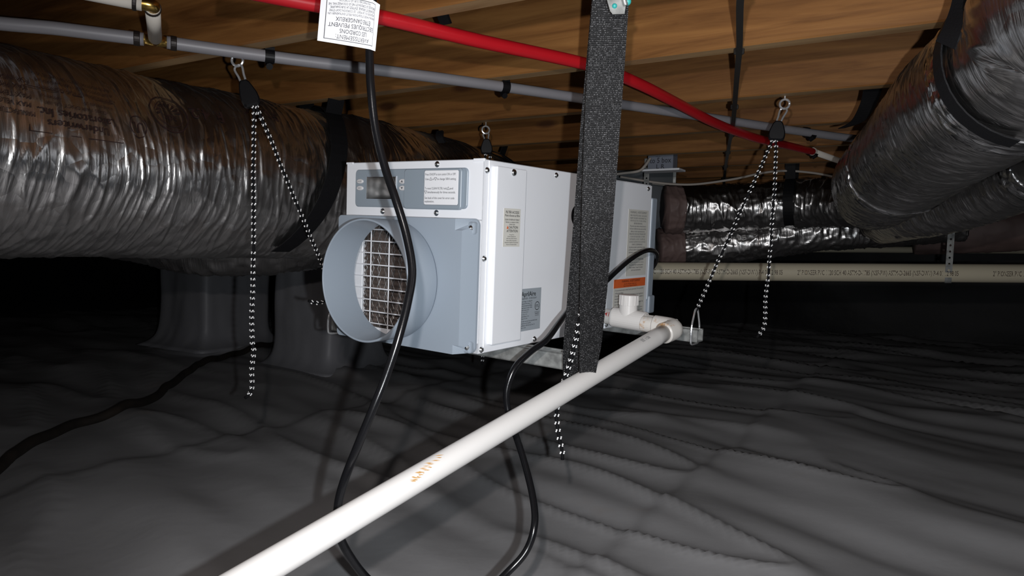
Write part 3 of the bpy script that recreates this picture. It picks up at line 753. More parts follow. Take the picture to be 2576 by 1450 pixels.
# filter access door on the side
FD = part(MB().bbox((BW, .0225, .0145), (BW+.012, .1105, .3205), .0018, 2), 'filter_door', 'white_steel')
part(MB().lathe([(.0062, -.001), (.0062, .0008), (.0052, .003), (.003, .0042)], (BW+.012, .0690, .3127), (1, 0, 0), 16), 'latch_screw', 'zinc', FD, smooth=True)
def side_label(v0, v1, w0, w1, u_, name, mat, ink, lines, extra=None, parent=None):
    L_ = part(MB().box((u_-.0001, v0, w0), (u_+.0004, v1, w1)), name, mat, parent)
    V, Fc = text_block(lines, 2)
    if extra: V, Fc = extra(V, Fc)
    part(MB().add([(u_+.0009, a, b) for a, b in V], Fc), 'lettering', ink, L_)
    return L_
fc = .0690
side_label(.0440, .0945, .1840, .2505, BW+.012, 'filter_access_label', 'label_cream', 'ink', [
    ('FILTER ACCESS', fc, .2420, .0042, .041, 'CENTER', .015), ("Point d'acces au filtre", fc, .2366, .0036, .045, 'CENTER', .012, .2),
    ('CLEAN OR REPLACE YEARLY', fc, .2298, .0026, .044, 'CENTER', .015), ('Nettoyer ou remplacer le filtre', fc, .2258, .0022, .040, 'CENTER', .015), ('chaque annee', fc, .2222, .0022, .02, 'CENTER', .015),
    ('CAUTION', fc+.004, .2158, .0044, .030, 'CENTER', .015), ('ATTENTION', fc+.001, .2094, .0044, .034, 'CENTER', .015, .2),
    ('Moving Parts', fc, .2042, .0019, .016, 'CENTER', .01), ('Do Not Operate Unit', fc, .2009, .0019, .026, 'CENTER', .01), ('with access panels removed.', fc, .1976, .0019, .034, 'CENTER', .01),
    ('Pieces mobiles. Ne pas faire', fc, .1940, .0019, .036, 'CENTER', .01), ("fonctionner l'appareil si les panneaux", fc, .1907, .0019, .044, 'CENTER', .01), ("d'acces ne sont pas en place.", fc, .1872, .0019, .034, 'CENTER', .01)])
part(MB().add([(BW+.0133, .0525, .2152), (BW+.0133, .0585, .2152), (BW+.0133, .0555, .2208)], [(0, 1, 2)]), 'warning_triangle', 'label_orange')
def etl(V, Fc):
    V, Fc = ring2(V, Fc, .1755, .0715, .0070, .0082, 24)
    V, Fc = rect2(V, Fc, .167, .0600, .184, .0605); return V, Fc
rl = .1222
rows = ['Rated Voltage: 115 V-60Hz-1Ph', 'Refrigerant R-410A Charge: 11.0 oz', 'High/Low Side Operating Pressure: 450/200 psi', 'Design Pressure Low Side: 174 PSIG', 'Rated Current: 6.0 A', 'Min Circuit: 8.2 A', 'Max Fuse: 15 A', 'Locked Rotor: 31 A', 'Weight: 63.5 lbs']
lines = [('AprilAire', .1222, .0915, .0088, .052, 'LEFT', .02), ('Model: E070 - 70 PINTS/DAY', rl, .0858, .0034, .050, 'LEFT', .004), ('ETL', .1755, .0690, .0050, .010, 'CENTER', .02), ('Intertek', .1755, .0562, .0028, .015, 'CENTER', .02), ('3121170', .1755, .0525, .0024, .013, 'CENTER', .01)]
for i, s_ in enumerate(rows): lines.append((s_, rl, .0810-i*.0040, .0023, .036 if i < 4 else .026, 'LEFT', .01))
for i, s_ in enumerate(['For indoor use only. Use on grounded outlet.', 'Conforms to UL Std 474', 'Certified to CSA Std C22.2 No. 92', 'Made in USA']): lines.append((s_, rl, .0440-i*.0040, .0023, .055, 'LEFT', .01))
side_label(.1090, .1885, .0268, .1057, BW+.0012, 'rating_plate', 'label_grey', 'ink', lines, etl)
wl = []; wc = .588
txt = ['RISK OF ELECTRIC SHOCK. CAN CAUSE', 'INJURY OR DEATH. DISCONNECT ALL', 'REMOTE ELECTRIC POWER SUPPLIES', 'BEFORE SERVICING.', 'This product may contain a chemical known to', 'the State of California to cause cancer and birth', 'defects or other reproductive harm.', 'RISQUE DE CHOCS ELECTRIQUES. PEUT', 'CAUSER DES BLESSURES OU MEME', 'ENTRAINER LA MORT. COUPER LES', 'SOURCES D\'ALIMENTATION A DISTANCE', 'AVANT LE DEPANNAGE.', 'Ce produit peut contenir un produit chimique reconnu', 'par l\'Etat de Californie comme cause de cancer,', 'malformations congenitales ou autres troubles de', 'reproduction.']
wl.append(('WARNING | AVERTISSEMENT', wc, .2590, .0052, .088, 'CENTER', .015))
for i, s_ in enumerate(txt): wl.append((s_, wc, .2525-i*.0061, .0036, .086, 'CENTER', .01))
wl.append(('CAUTION | ATTENTION', wc, .1500, .0052, .074, 'CENTER', .015))
for i, s_ in enumerate(['Moving parts. Keep hands clear of blower.', 'Turn off unit before opening panels.', 'Pieces mobiles. Couper le courant', 'avant toute intervention.']): wl.append((s_, wc, .1440-i*.0060, .0036, .080, 'CENTER', .01))
side_label(.5360, .6430, .1140, .2680, BW+.0045, 'warning_label', 'label_cream', 'ink_grey', wl)
hz = []
for i, s_ in enumerate(['- To be serviced only by trained service personnel. Do not puncture', '  refrigerant tubing.', '- Dispose of properly in accordance with federal or local regulations.', '- Auxiliary devices which may be ignition sources shall not be installed in', '  the ductwork.', '- Les reparations doivent etre executees par un agent qualifie. Ne', '  perforez pas la tubulure frigorifique.', '- Mettre au rebut conformement aux reglements federaux ou locaux.', '- Les appareils auxiliaires ne doivent pas etre installes dans le conduit.']): hz.append((s_, .4840, .0815-i*.0064, .0040, .150, 'LEFT', .008))
HL = side_label(.4800, .6420, .0200, .1083, BW+.0045, 'hazard_label', 'label_cream', 'ink_grey', hz)
part(MB().box((BW+.0048, .4800, .0885), (BW+.0056, .6420, .1083)), 'hazard_header', 'label_orange', HL)
V, Fc = text_block([('WARNING | AVERTISSEMENT', .565, .1005, .0052, .100, 'CENTER', .02), ('Risk of fire. Flammable refrigerant used.', .561, .0952, .0028, .09, 'CENTER'), ("Risque d'incendie. Refrigerant inflammable.", .561, .0908, .0028, .11, 'CENTER')])
part(MB().add([(BW+.0061, a, b) for a, b in V], Fc), 'header_lettering', 'ink', HL)
part(MB().lathe([(.021, -.001), (.021, .0022), (.017, .0032), (.0165, .001)], (BW+.001, .3090, .2455), (1, 0, 0), 28), 'cable_grommet', 'black_plastic')
# rear outlet flange and clip
part(MB().bbox((.06, BL, .05), (BW+.006, BL+.030, .300), .004, 2), 'outlet_hood', 'grey_plastic')
part(MB().bbox((BW-.004, BL+.004, .018), (BW+.010, BL+.036, .062), .004, 2), 'outlet_clip', 'grey_plastic')

# ------------------------------------------------------------------ steel rails under the machine
def rail(v0, u0, u1, label, drop=0.0):
    hgt, dep, th = .030, .034, .0022
    base = bx((u0+u1)/2, v0, -hgt)
    t = thing('support_rail', label, 'rail', base, 'steel rails under the dehumidifier')
    mb = MB()
    def bar(a, b):
        c = [bx(*q) for q in [(x, y, z) for z in (a[2], b[2]) for y in (a[1], b[1]) for x in (a[0], b[0])]]
        mb.add(c, [(0, 2, 3, 1), (4, 5, 7, 6), (0, 1, 5, 4), (2, 6, 7, 3), (0, 4, 6, 2), (1, 3, 7, 5)])
    bar((u0, v0, -hgt), (u1, v0+th, -.0008)); bar((u0, v0+dep, -hgt), (u1, v0+dep+th, -.0008)); bar((u0, v0, -hgt), (u1, v0+dep, -hgt+th))
    bar((u0, v0, -.003), (u1, v0+.008, -.0008)); bar((u0, v0+dep-.006, -.003), (u1, v0+dep+th, -.0008))
    mb.build('channel', 'galvanised', t)
    return t
rail(.122, -.18, .455, 'galvanised steel rail under the front of the dehumidifier')
rail(.612, -.15, .490, 'galvanised steel rail under the rear of the dehumidifier')

# ------------------------------------------------------------------ rope hangers
def carabiner(mb, p0, p1, wd, side, r=.0022):
    """closed loop from p0 (top) to p1 (bottom)"""
    a = unit(p1-p0); s_ = unit(side-a*np.dot(side, a)); L = np.linalg.norm(p1-p0)
    if wd > .03:      # big hook closed round a rail
        loop = [p0, p0+s_*wd*.16+a*L*.05, p0+s_*wd*.32+a*L*.25, p0+s_*wd*.48+a*L*.5, p0+s_*wd*.5+a*L*.85, p0+s_*wd*.40+a*L*.98, p1, p0-s_*wd*.40+a*L*.98, p0-s_*wd*.5+a*L*.85, p0-s_*wd*.48+a*L*.5, p0-s_*wd*.32+a*L*.25, p0-s_*wd*.16+a*L*.05]
    else: loop = [p0, p0+s_*wd*.38+a*L*.06, p0+s_*wd*.5+a*L*.22, p0+s_*wd*.36+a*L*.6, p0+s_*wd*.30+a*L*.9, p1, p0-s_*wd*.30+a*L*.9, p0-s_*wd*.36+a*L*.6, p0-s_*wd*.5+a*L*.22, p0-s_*wd*.38+a*L*.06]
    mb.tube(spline(loop, 5, True), r, 8, closed=True)
def pulley_body(p0, p1, wd, nrm, thick, parent):
    a = unit(p1-p0); n = unit(nrm-a*np.dot(nrm, a)); s_ = np.cross(a, n); L = np.linalg.norm(p1-p0)
    prof = [(0, -.16), (0, .16), (.10, .28), (.30, .38), (.55, .48), (.75, .50), (.92, .46), (1.0, .34), (1.0, -.34), (.92, -.46), (.75, -.50), (.55, -.48), (.30, -.38), (.10, -.28)]
    m = len(prof); v = []
    for off, ins in ((-thick/2, .86), (-thick*.3, 1), (thick*.3, 1), (thick/2, .86)):
        for q, x in prof: v.append(p0+a*L*(.5+(q-.5)*ins)+s_*wd*x*ins+n*off)
    f = [(l*m+k, l*m+(k+1) % m, (l+1)*m+(k+1) % m, (l+1)*m+k) for l in range(3) for k in range(m)]
    f += [tuple(range(m))[::-1], tuple(3*m+k for k in range(m))]
    o = mesh('pulley_housing', v, f, 'black_plastic', parent)
    rv = MB()
    for q, x in ((.18, -.12), (.22, .14), (.55, .3), (.62, -.2), (.85, .28), (.85, -.3)):
        rv.lathe([(.0016, 0), (.0013, .0012)], p0+a*L*q+s_*wd*x-n*thick*.5, -n, 8)
    rv.build('rivet', 'zinc', o)
    mb = MB(); mb.lathe([(wd*.34, -thick*.52), (wd*.34, thick*.52)], p0+a*L*.66, n, 18); mb.build('side_cap', 'black_steel', o)
def rope(parent, pts, r=.0029, pitch=.0125, end=True, seed=0):
    pts, L = resample(spline(pts, 10), max(20, int(np.linalg.norm(np.diff(np.asarray(pts), axis=0), axis=1).sum()/.006)))
    wob = np.stack([noise3(np.stack([np.arange(len(pts))*.09+seed, np.zeros(len(pts))+k*3.3, np.zeros(len(pts))], -1)) for k in range(3)], -1)*.0012
    wob[0] = 0; pts = pts+wob
    v, f = tube(pts, r, 8)
    o = mesh('rope', v, f, 'rope_black', parent, smooth=True)
    # white reflective tracer stitches winding along the rope
    n = int(L/pitch); fm = MB()
    T = np.gradient(pts, axis=0); T /= np.linalg.norm(T, axis=1)[:, None]
    for k in range(n):
        i = min(len(pts)-1, int((k+.5)/n*(len(pts)-1)))
        toc = unit(CAM-pts[i]); a = unit(toc-T[i]*np.dot(toc, T[i])); b = np.cross(T[i], a)
        for turn in range(3):                       # stitches on every side of the rope
            ang = turn*PI*2/3+.4+k*.05
            d = a*math.cos(ang)+b*math.sin(ang); sd = np.cross(T[i], d)
            dirv = unit(T[i]*1.0+sd*.9); c = pts[i]+d*(r-.0001)
            fm.tube([c-dirv*.0030, c-dirv*.0018+d*.0007, c-dirv*.0002, c+dirv*.0014+d*.0007, c+dirv*.0026], [.0006, .0017, .0008, .0015, .0006], 5)
    fm.build('tracer_stitching', 'reflective_white', o, kind='stuff')
    return o
def hanger(label, eye, cb_bot, pul_bot, wd, strands, hook=None, nrm=None, twist=0.0):
    """screw eye in a joist, carabiner, pulley and the rope running through it"""
    t = thing('rope_hanger', label, 'hanger', eye, 'rope pulley hangers')
    side = np.array([math.cos(twist), math.sin(twist), 0]); nrm = unit(CAM-eye) if nrm is None else nrm
    mb = MB(); rr = .0105
    mb.tube(spline([eye+side*rr*math.cos(a)+np.array([0, 0, rr*math.sin(a)]) for a in np.linspace(0, 2*PI, 12, endpoint=False)], 4, True), .0025, 8, closed=True)
    mb.tube([eye+np.array([0, 0, rr]), np.array([eye[0], eye[1], JZ+.03])], .0019, 8)
    mb.build('screw_eye', 'chrome', t)
    mb = MB(); carabiner(mb, eye-np.array([0, 0, rr-.001]), cb_bot, .017, side*.85+np.array([nrm[0], nrm[1], 0])*.25); mb.build('carabiner', 'chrome', t)
    pulley_body(cb_bot+(cb_bot-pul_bot)*.06, pul_bot, wd, nrm, .015, t)
    for i, q in enumerate(strands): rope(t, q, seed=i*7.7+eye[0]*10)
    if hook:
        mb = MB(); carabiner(mb, hook[0]+np.array([0, 0, .006]), hook[1]-np.array([0, 0, .002]), .050, hook[2], .0023); mb.build('carabiner', 'chrome', t)
    return t
e = np.array([*atz(597, 152, JZ-.010)[:2], JZ-.010]); de = 1.36
hanger('rope pulley hanger in front of the large printed duct, left of the machine', at(597, 152, de), at(613, 207, de), at(637, 268, de), .034,
       [P([(636, 262, de), (639, 300, de), (637, 420, de), (638, 560, de), (637, 700, de), (634, 790, de), (634, 860, de), (638, 884, de), (633, 930, de), (634, 975, de), (626, 995, de), (616, 1003, de)]),
        [at(642, 262, de), at(642, 262, de)*.75+bx(-.172, .13, .040)*.25, at(642, 262, de)*.4+bx(-.172, .13, .040)*.6, bx(-.172, .13, .040)],
        [bx(-.172, .13, .028)+np.array([.004, -.004, .02]), at(805, 762, de+.22), at(776, 757, de+.2)]],
       hook=(bx(-.172, .13, .030), bx(-.172, .13, -.034), BM@np.array([0, 1, 0])))
dr = 1.63
hanger('rope pulley hanger on the right, in front of the red water pipe', at(1974, 262, dr), at(1958, 308, dr), at(1952, 354, dr), .036,
       [[at(1944, 350, dr), at(1944, 350, dr)*.7+bx(.478, .629, .042)*.3, at(1944, 350, dr)*.35+bx(.478, .629, .042)*.65, bx(.478, .629, .042)],
        P([(1950, 348, dr), (1952, 370, dr), (1949, 450, dr), (1941, 580, dr), (1934, 680, dr), (1927, 745, dr), (1925, 800, dr), (1921, 826, dr), (1904, 849, dr)])],
       hook=(bx(.478, .629, .040), bx(.478, .629, -.034), BM@np.array([0, 1, 0])), twist=-.5)
db = 2.05
hanger('rope pulley hanger above the rear of the dehumidifier by the left duct', at(1222, 327, db), at(1224, 352, db), at(1224, 388, db), .034,
       [P([(1222, 384, db), (1220, 420, db), (1216, 600, db), (1213, 800, db), (1214, 890, db), (1212, 918, db)]),
        [at(1228, 384, db), at(1232, 420, db+.02), bx(-.140, .629, .035)]],
       hook=(bx(-.140, .629, .040), bx(-.140, .629, -.034), BM@np.array([0, 1, 0])), twist=.2)
dq = 1.33
hanger('rope pulley hanger half hidden behind the broad black strap', np.array([*at(1519, 168, 1.42)[:2], JZ-.011]), at(1515, 235, 1.40), at(1510, 285, 1.39), .034,
       [[at(1508, 280, 1.39), at(1506, 330, 1.385), at(1492, 560, 1.36), at(1472, 730, 1.24), at(1457, 815, 1.207), at(1445, 870, 1.207), at(1424, 940, 1.207), at(1408, 985, 1.212), at(1402, 1020, 1.21), at(1400, 1055, 1.205), at(1406, 1100, 1.20), at(1414, 1135, 1.20), at(1415, 1157, 1.20)],
        [at(1512, 280, 1.39), at(1510, 330, 1.38), bx(.443, .139, .036)]],
       hook=(bx(.443, .139, .040), bx(.443, .139, -.034), BM@np.array([0, 1, 0])))

# ------------------------------------------------------------------ condensate drain
t = thing('drain_pipe', 'white plastic drain pipe with tee and elbow slanting to the lower left', 'pipe', at(640, 1440, .72))
R_ = .0167
dv, dw = .4455, .030
mb = MB().tube([bx(BW+.003, dv, dw), bx(.505, dv, dw-.006)], R_, 24); mb.build('stub_pipe', 'pvc_stained', t, smooth=False)
te = MB()
def cyl(a, b, r): te.lathe([(r-.001, 0), (r, .0012), (r, np.linalg.norm(b-a)-.0012), (r-.001, np.linalg.norm(b-a))], a, b-a, 28)
cyl(bx(.360, dv, dw), bx(.437, dv, dw-.003), R_+.0048)
cyl(bx(.3955, dv, dw), bx(.3955, dv, dw+.050), R_+.0030)
te.build('tee_fitting', 'pvc', t)
ke = MB()
for k in range(16):
    a = 2*PI*k/16; cpt = bx(.3955, dv, 0)+BM@np.array([math.cos(a)*(R_+.0032), math.sin(a)*(R_+.0032), 0])
    ke.tube([cpt+BM@np.array([0, 0, dw+.030]), cpt+BM@np.array([0, 0, dw+.0505])], .0011, 5)
te = MB(); cyl(bx(.3955, dv, dw+.028), bx(.3955, dv, dw+.0515), R_+.0034); ke.add(te.v, te.f); ke.build('threaded_cap', 'pvc', t)
pe0 = bx(.505, dv, dw-.006); pipe_dir = unit(at(400, 1588, .648)-at(1690, 829, 1.47))
E0 = at(1692, 826, 1.472)
ua = BM@np.array([1, 0, -.035]); ua = unit(ua)
arc = spline([E0-ua*.040, E0-ua*.022, E0-ua*.004+pipe_dir*.002, E0+ua*.004+pipe_dir*.010, E0+pipe_dir*.024+ua*.003, E0+pipe_dir*.040], 6)
mb = MB().tube(arc, R_+.0046, 24); mb.build('elbow', 'pvc_stained', t, smooth=True)
mb = MB().tube([E0-ua*.066, E0-ua*.03], R_, 24); mb.build('stub_pipe', 'pvc_stained', t)
pA = E0+pipe_dir*.030; pB = at(400, 1588, .648)
mb = MB().tube([pA+(pB-pA)*k/20 for k in range(21)], R_, 32); lp = mb.build('long_pipe', 'pvc', t, smooth=True)
PIPE_A, PIPE_B = pA, pB
# red felt-pen marks and a printed code
def wrap_text(base, ax, upv, r, s, h, wd, mat, parent, name='lettering'):
    V, Fc = text_block([(s, 0, -h/2, h, wd, 'CENTER', .02)], 2)
    ax = unit(ax); upv = unit(upv-ax*np.dot(upv, ax)); sd = np.cross(upv, ax)
    v = [base+ax*x+(upv*math.cos(-y/r)+np.cross(ax, upv)*math.sin(y/r)*1.0)*(r+.0004) for x, y in V]
    return mesh(name, v, Fc, mat, parent)
tc_ = unit(CAM-bx(.345, dv, dw))
wrap_text(bx(.345, dv, dw), BM@np.array([1, 0, 0]), tc_+np.array([0, 0, .25]), R_+.0003, 'C 141', .010, .026, 'ink_red', t)
tp = pA+(pB-pA)*.10
wrap_text(tp, -(pB-pA), unit(CAM-tp)+np.array([0, 0, .5]), R_+.0002, '||||| 1120', .006, .05, 'ink_grey', t)
# rust-coloured smears of dried glue
st = MB(); rs = np.random.RandomState(3)
axp = unit(pB-pA)
for k in range(34):
    tt = .640+.055*rs.beta(1.3, 1.3)+.02*rs.rand(); th = -.25+1.15*(.69-tt)*10+rs.normal()*.10
    c0 = pA+(pB-pA)*tt; tcam = unit(CAM-c0); e1 = unit(np.array([0, 0, 1.0])-axp*axp[2]); e2 = unit(np.cross(axp, e1)); e2 = e2 if e2@tcam > 0 else -e2
    ln = .0015+.0045*rs.rand(); wd = .0004+.0009*rs.rand()
    q = []
    for (a, b) in ((-ln, 0), (0, -wd), (ln, wd*.4), (0, wd)):
        ph = .95+th+(b+a*.5)/R_; q.append(c0+axp*a+(e1*math.sin(ph)+e2*math.cos(ph))*(R_+.0003))
    st.add(q, [(0, 1, 2, 3)])
plain('rust', (.52, .30, .11), .6)
st.build('rust_stain', 'rust', t, kind='stuff')

# ------------------------------------------------------------------ broad webbing strap that carries the drain pipe
t = thing('webbing_strap', 'broad black webbing strap hanging before the machine and looped under the drain pipe', 'strap', at(1478, 985, 1.23))
LE = [(1493, -40, 1.00), (1490, 0, 1.01), (1479, 150, 1.05), (1471, 300, 1.09), (1466, 450, 1.12), (1462, 600, 1.15), (1459, 750, 1.175), (1458, 880, 1.19), (1457, 945, 1.195), (1456, 985, 1.205)]
RE = [(1586, -40, 1.00), (1582, 0, 1.01), (1572, 150, 1.05), (1561, 300, 1.09), (1550, 450, 1.12), (1540, 570, 1.16), (1527, 720, 1.20), (1512, 860, 1.215), (1500, 925, 1.21), (1494, 965, 1.22)]
# under the pipe and up behind it
LB = [(1450, 992, 1.208), (1438, 985, 1.215), (1420, 960, 1.222), (1417, 900, 1.228), (1420, 850, 1.228), (1428, 750, 1.22), (1440, 600, 1.195), (1452, 440, 1.16), (1462, 300, 1.13), (1476, 150, 1.075), (1489, 0, 1.03), (1492, -40, 1.02)]
RB = [(1488, 972, 1.235), (1482, 965, 1.245), (1472, 935, 1.25), (1470, 890, 1.25), (1480, 840, 1.25), (1500, 740, 1.24), (1515, 590, 1.21), (1532, 440, 1.17), (1548, 300, 1.14), (1566, 150, 1.085), (1580, 0, 1.04), (1584, -40, 1.03)]
ribbon(spline(P(LE+LB), 5), spline(P(RE+RB), 5), 'webbing', 'webbing', t, .0016)
top = (at(1540, -40, 1.01)+at(1540, -40, 1.03))/2
ribbon(spline([at(1493, -40, 1.0), at(1496, -110, .985), at(1498, -190, .975)], 4), spline([at(1586, -40, 1.0), at(1590, -110, .985), at(1592, -190, .975)], 4), 'webbing', 'nailed_end', t)
# metal bracket with teal rivets at the strap head
bc = at(1556, 8, .97)
t = thing('strap_bracket', 'blurred grey metal bracket with teal rivets at the head of the broad strap', 'bracket', bc)
s_ = unit(at(1580, -10, .97)-at(1530, -10, .97)); u_ = np.array([0, 0, 1.0]); n_ = unit(CAM-bc)
def quadprism(pl, th, mat, name, parent):
    m = len(pl); v = [q for q in pl]+[q-n_*th for q in pl]
    f = [tuple(range(m)), tuple(range(m, 2*m))[::-1]]+[(k, m+k, m+(k+1) % m, (k+1) % m) for k in range(m)]
    return mesh(name, v, f, mat, parent)
quadprism(P([(1527, 0, .965), (1535, 28, .965), (1541, 36, .965), (1571, 35, .965), (1575, 8, .965), (1570, -60, .965), (1515, -60, .965)]), .006, 'galvanised', 'plate', t)
MB().tube(spline(P([(1562, -50, .958), (1568, -10, .958), (1574, 14, .960)]), 5), .0035, 10).build('rolled_edge', 'galvanised', t, smooth=True)
for (x, y, rr) in ((1546, 15, .0034), (1578, 4, .0052)):
    MB().lathe([(rr, -.002), (rr, .001), (rr*.6, .0026)], at(x, y, .964), n_, 16).build('rivet', 'teal', t, smooth=True)

# ------------------------------------------------------------------ power cord with paper tag
CD = [(946, -120, .90), (941, -30, .90), (931, 60, .90), (930, 150, .90), (933, 220, .90), (944, 320, .905), (968, 420, .905), (995, 500, .90), (1022, 590, .90), (1037, 680, .895), (1026, 760, .885), (1003, 850, .875), (970, 950, .87), (938, 1030, .865), (897, 1130, .865), (866, 1210, .87), (850, 1275, .875), (852, 1340, .885), (880, 1400, .90), (930, 1462, .92), (1010, 1520, .94), (1120, 1540, .96), (1220, 1490, .98), (1280, 1438, 1.0), (1325, 1385, 1.01), (1345, 1320, 1.02), (1340, 1250, 1.05), (1318, 1160, 1.09), (1292, 1080, 1.12), (1277, 1030, 1.125), (1275, 980, 1.125), (1296, 925, 1.13), (1335, 885, 1.15), (1375, 855, 1.18), (1412, 805, 1.25), (1440, 770, 1.33), (1475, 745, 1.40), (1518, 714, 1.46), (1552, 682, 1.50), (1590, 650, 1.55), (1625, 631, 1.62), (1648, 634, 1.70), (1652, 652, 1.77), (1640, 676, 1.83), (1610, 700, 1.86)]
CP_ = P(CD)
t = thing('power_cord', 'thick black power cord looping down before the machine with a white paper tag', 'cord', at(1010, 1520, .94)-np.array([0, 0, .01]))
v, f = tube(spline(CP_, 8), .0053, 14); mesh('cable', v, f, 'black_rubber', t, smooth=True)
TG = [[(808, -10), (857, -12), (905, -9), (938, 0), (956, 12)], [(803, 45), (853, 48), (901, 54), (934, 61), (950, 68)], [(798, 102), (848, 110), (896, 118), (930, 124), (944, 129)]]
dep = [.905, .897, .893, .889, .886]
gv = [at(x, y, dep[k]) for row in TG for k, (x, y) in enumerate(row)]
gf = [(r*5+k, r*5+k+1, (r+1)*5+k+1, (r+1)*5+k) for r in range(2) for k in range(4)]
gb = [q-unit(q-CAM)*-.0008 for q in gv]
TGm = mesh('paper_tag', gv+gb, gf+[tuple(15+i for i in q[::-1]) for q in gf]+[(0, 15, 16, 1), (1, 16, 17, 2), (2, 17, 18, 3), (3, 18, 19, 4), (10, 11, 26, 25), (11, 12, 27, 26), (12, 13, 28, 27), (13, 14, 29, 28), (0, 5, 20, 15), (5, 10, 25, 20), (4, 19, 24, 9), (9, 24, 29, 14)], 'paper', t)
def tagpt(a, b):
    """a 0..1 left-right, b 0..1 top-bottom in the picture"""
    k = min(3, int(a*4)); fa = a*4-k; r = min(1, int(b*2)); fb = b*2-r
    g = lambda rr, kk: gv[rr*5+kk]
    q = (g(r, k)*(1-fa)+g(r, k+1)*fa)*(1-fb)+(g(r+1, k)*(1-fa)+g(r+1, k+1)*fa)*fb
    return q-unit(q-CAM)*.0012
rowsT = [('AVERTISSEMENT:', .862, .085, .50), ('LES CORDONS', .745, .085, .40), ('ÉLECTRIQUES PEUVENT', .627, .085, .70), ('ÊTRE DANGEREUX', .508, .085, .52), ('UNE MAUVAISE UTILISATION PEUT ENTRAÎNER UN', .415, .048, .73), ('INCENDIE OU LA MORT. LE CORDON DOIT ÊTRE', .345, .048, .70), ('SÉCURISÉ ET DÉGAGÉ. ÉVITEZ LA SURCHAUFFE.', .275, .048, .69), ('DÉROULEZ LE CORDON ET NE LE COUVREZ PAS. NE', .205, .048, .73), ('PAS MARCHER SUR LE CORDON.', .135, .048, .48)]
V, Fc = text_block([(s_, 0, 1-b, h, wd, 'CENTER', .012) for s_, b, h, wd in rowsT], 2)
# upside down: reading x runs right-to-left in the picture
V = np.array(V); tv = [tagpt(min(.999, max(.001, .455-x)), min(.999, max(.001, 1-y-0.0))) for x, y in np.stack([V[:, 0], 1-(V[:, 1]*1.0)], -1)] if False else None
tv = []
for s_, b, h, wd in rowsT:
    pass
def tag_xy(x, y, b):           # x along the reading direction, y up from the base line at b
    return tagpt(min(.999, max(.001, .47-x)), min(.999, max(.001, b-.02+y-.035)))
mbt = MB()
for s_, b, h, wd in rowsT:
    V, Fc = text_block([(s_, 0, 0, h, wd, 'CENTER', .008)], 2)
    mbt.add([tag_xy(x, y, b) for x, y in V], Fc)
for a0, b0, a1, b1 in ((.075, .055, .85, .068), (.075, .915, .85, .928), (.075, .055, .085, .928), (.84, .055, .85, .928)):
    n_s = 8; q = []
    for k in range(n_s+1):
        if a1-a0 > b1-b0: q += [tagpt(a0+(a1-a0)*k/n_s, b0), tagpt(a0+(a1-a0)*k/n_s, b1)]
        else: q += [tagpt(a0, b0+(b1-b0)*k/n_s), tagpt(a1, b0+(b1-b0)*k/n_s)]
    mbt.add(q, [(2*k, 2*k+2, 2*k+3, 2*k+1) for k in range(n_s)])
mbt.build('lettering', 'ink_grey', TGm)

# ------------------------------------------------------------------ water pipes under the joists
gp = lambda px, py, d: at(px, py, d)
GZ = JZ-.0125
def pz(px, py, z=GZ): return atz(px, py, z)
g0, g1, g2, g3 = at(678, 137, 1.347), at(1270, 214, 1.55), at(2040, 331, 2.02), at(2200, 350, 2.12)
for q in (g0, g1, g2, g3): q[2] = GZ
gd = unit(g0-g1); gtee = at(391, 99, 1.262); gtee[2] = GZ; gl = at(-100, 44, 1.15); gl[2] = GZ
t = thing('water_pipe', 'long grey plastic water pipe crossing beneath the joists with a brass tee', 'pipe', gtee-np.array([0, 0, .011]), 'plastic water pipes')
v, f = tube(spline([gtee-gd*0+unit(g0-gtee)*.018, g0, g1, g2, g3], 10), .0111, 20); mesh('tube', v, f, 'grey_pex', t, smooth=True)
v, f = tube(spline([gtee-unit(g0-gtee)*.018, gtee+(gl-gtee)*.5, gl, gl+np.array([-.02, -.01, .05]), gl+np.array([-.02, -.01, .22])], 10), .0111, 20); mesh('tube', v, f, 'grey_pex', t, smooth=True)
ax = unit(g0-gtee)
br = at(383, 14, 1.10)
MB().tube([gtee-ax*.026, gtee+ax*.026], .0095, 16).tube([gtee, gtee+unit(br-gtee)*.022], .0095, 16).build('brass_tee', 'brass', t, smooth=True)
for s_ in (-1, 1):
    MB().lathe([(.0122, -.005), (.0128, -.004), (.0128, .004), (.0122, .005)], gtee+ax*s_*.029, ax, 20).build('crimp_ring', 'crimp_black', t)
bd = unit(br-gtee)
v, f = tube([gtee+bd*.016, br-bd*.008], .0111, 18); mesh('branch_tube', v, f, 'white_pex', t, smooth=True)
MB().lathe([(.0122, -.003), (.0128, -.002), (.0128, .002), (.0122, .003)], br-bd*.012, bd, 20).build('crimp_ring', 'crimp_black', t)
bl = at(200, -22, 1.06)
MB().tube(spline([br-bd*.012, br, br+unit(bl-br)*.02], 5), .0098, 16).build('brass_elbow', 'brass', t, smooth=True)
v, f = tube([br+unit(bl-br)*.014, bl, at(-100, -60, .98)], .0111, 18); mesh('branch_tube', v, f, 'white_pex', t, smooth=True)
MB().lathe([(.0122, -.003), (.0128, -.002), (.0128, .002), (.0122, .003)], br+unit(bl-br)*.024, bl-br, 20).build('crimp_ring', 'crimp_black', t)
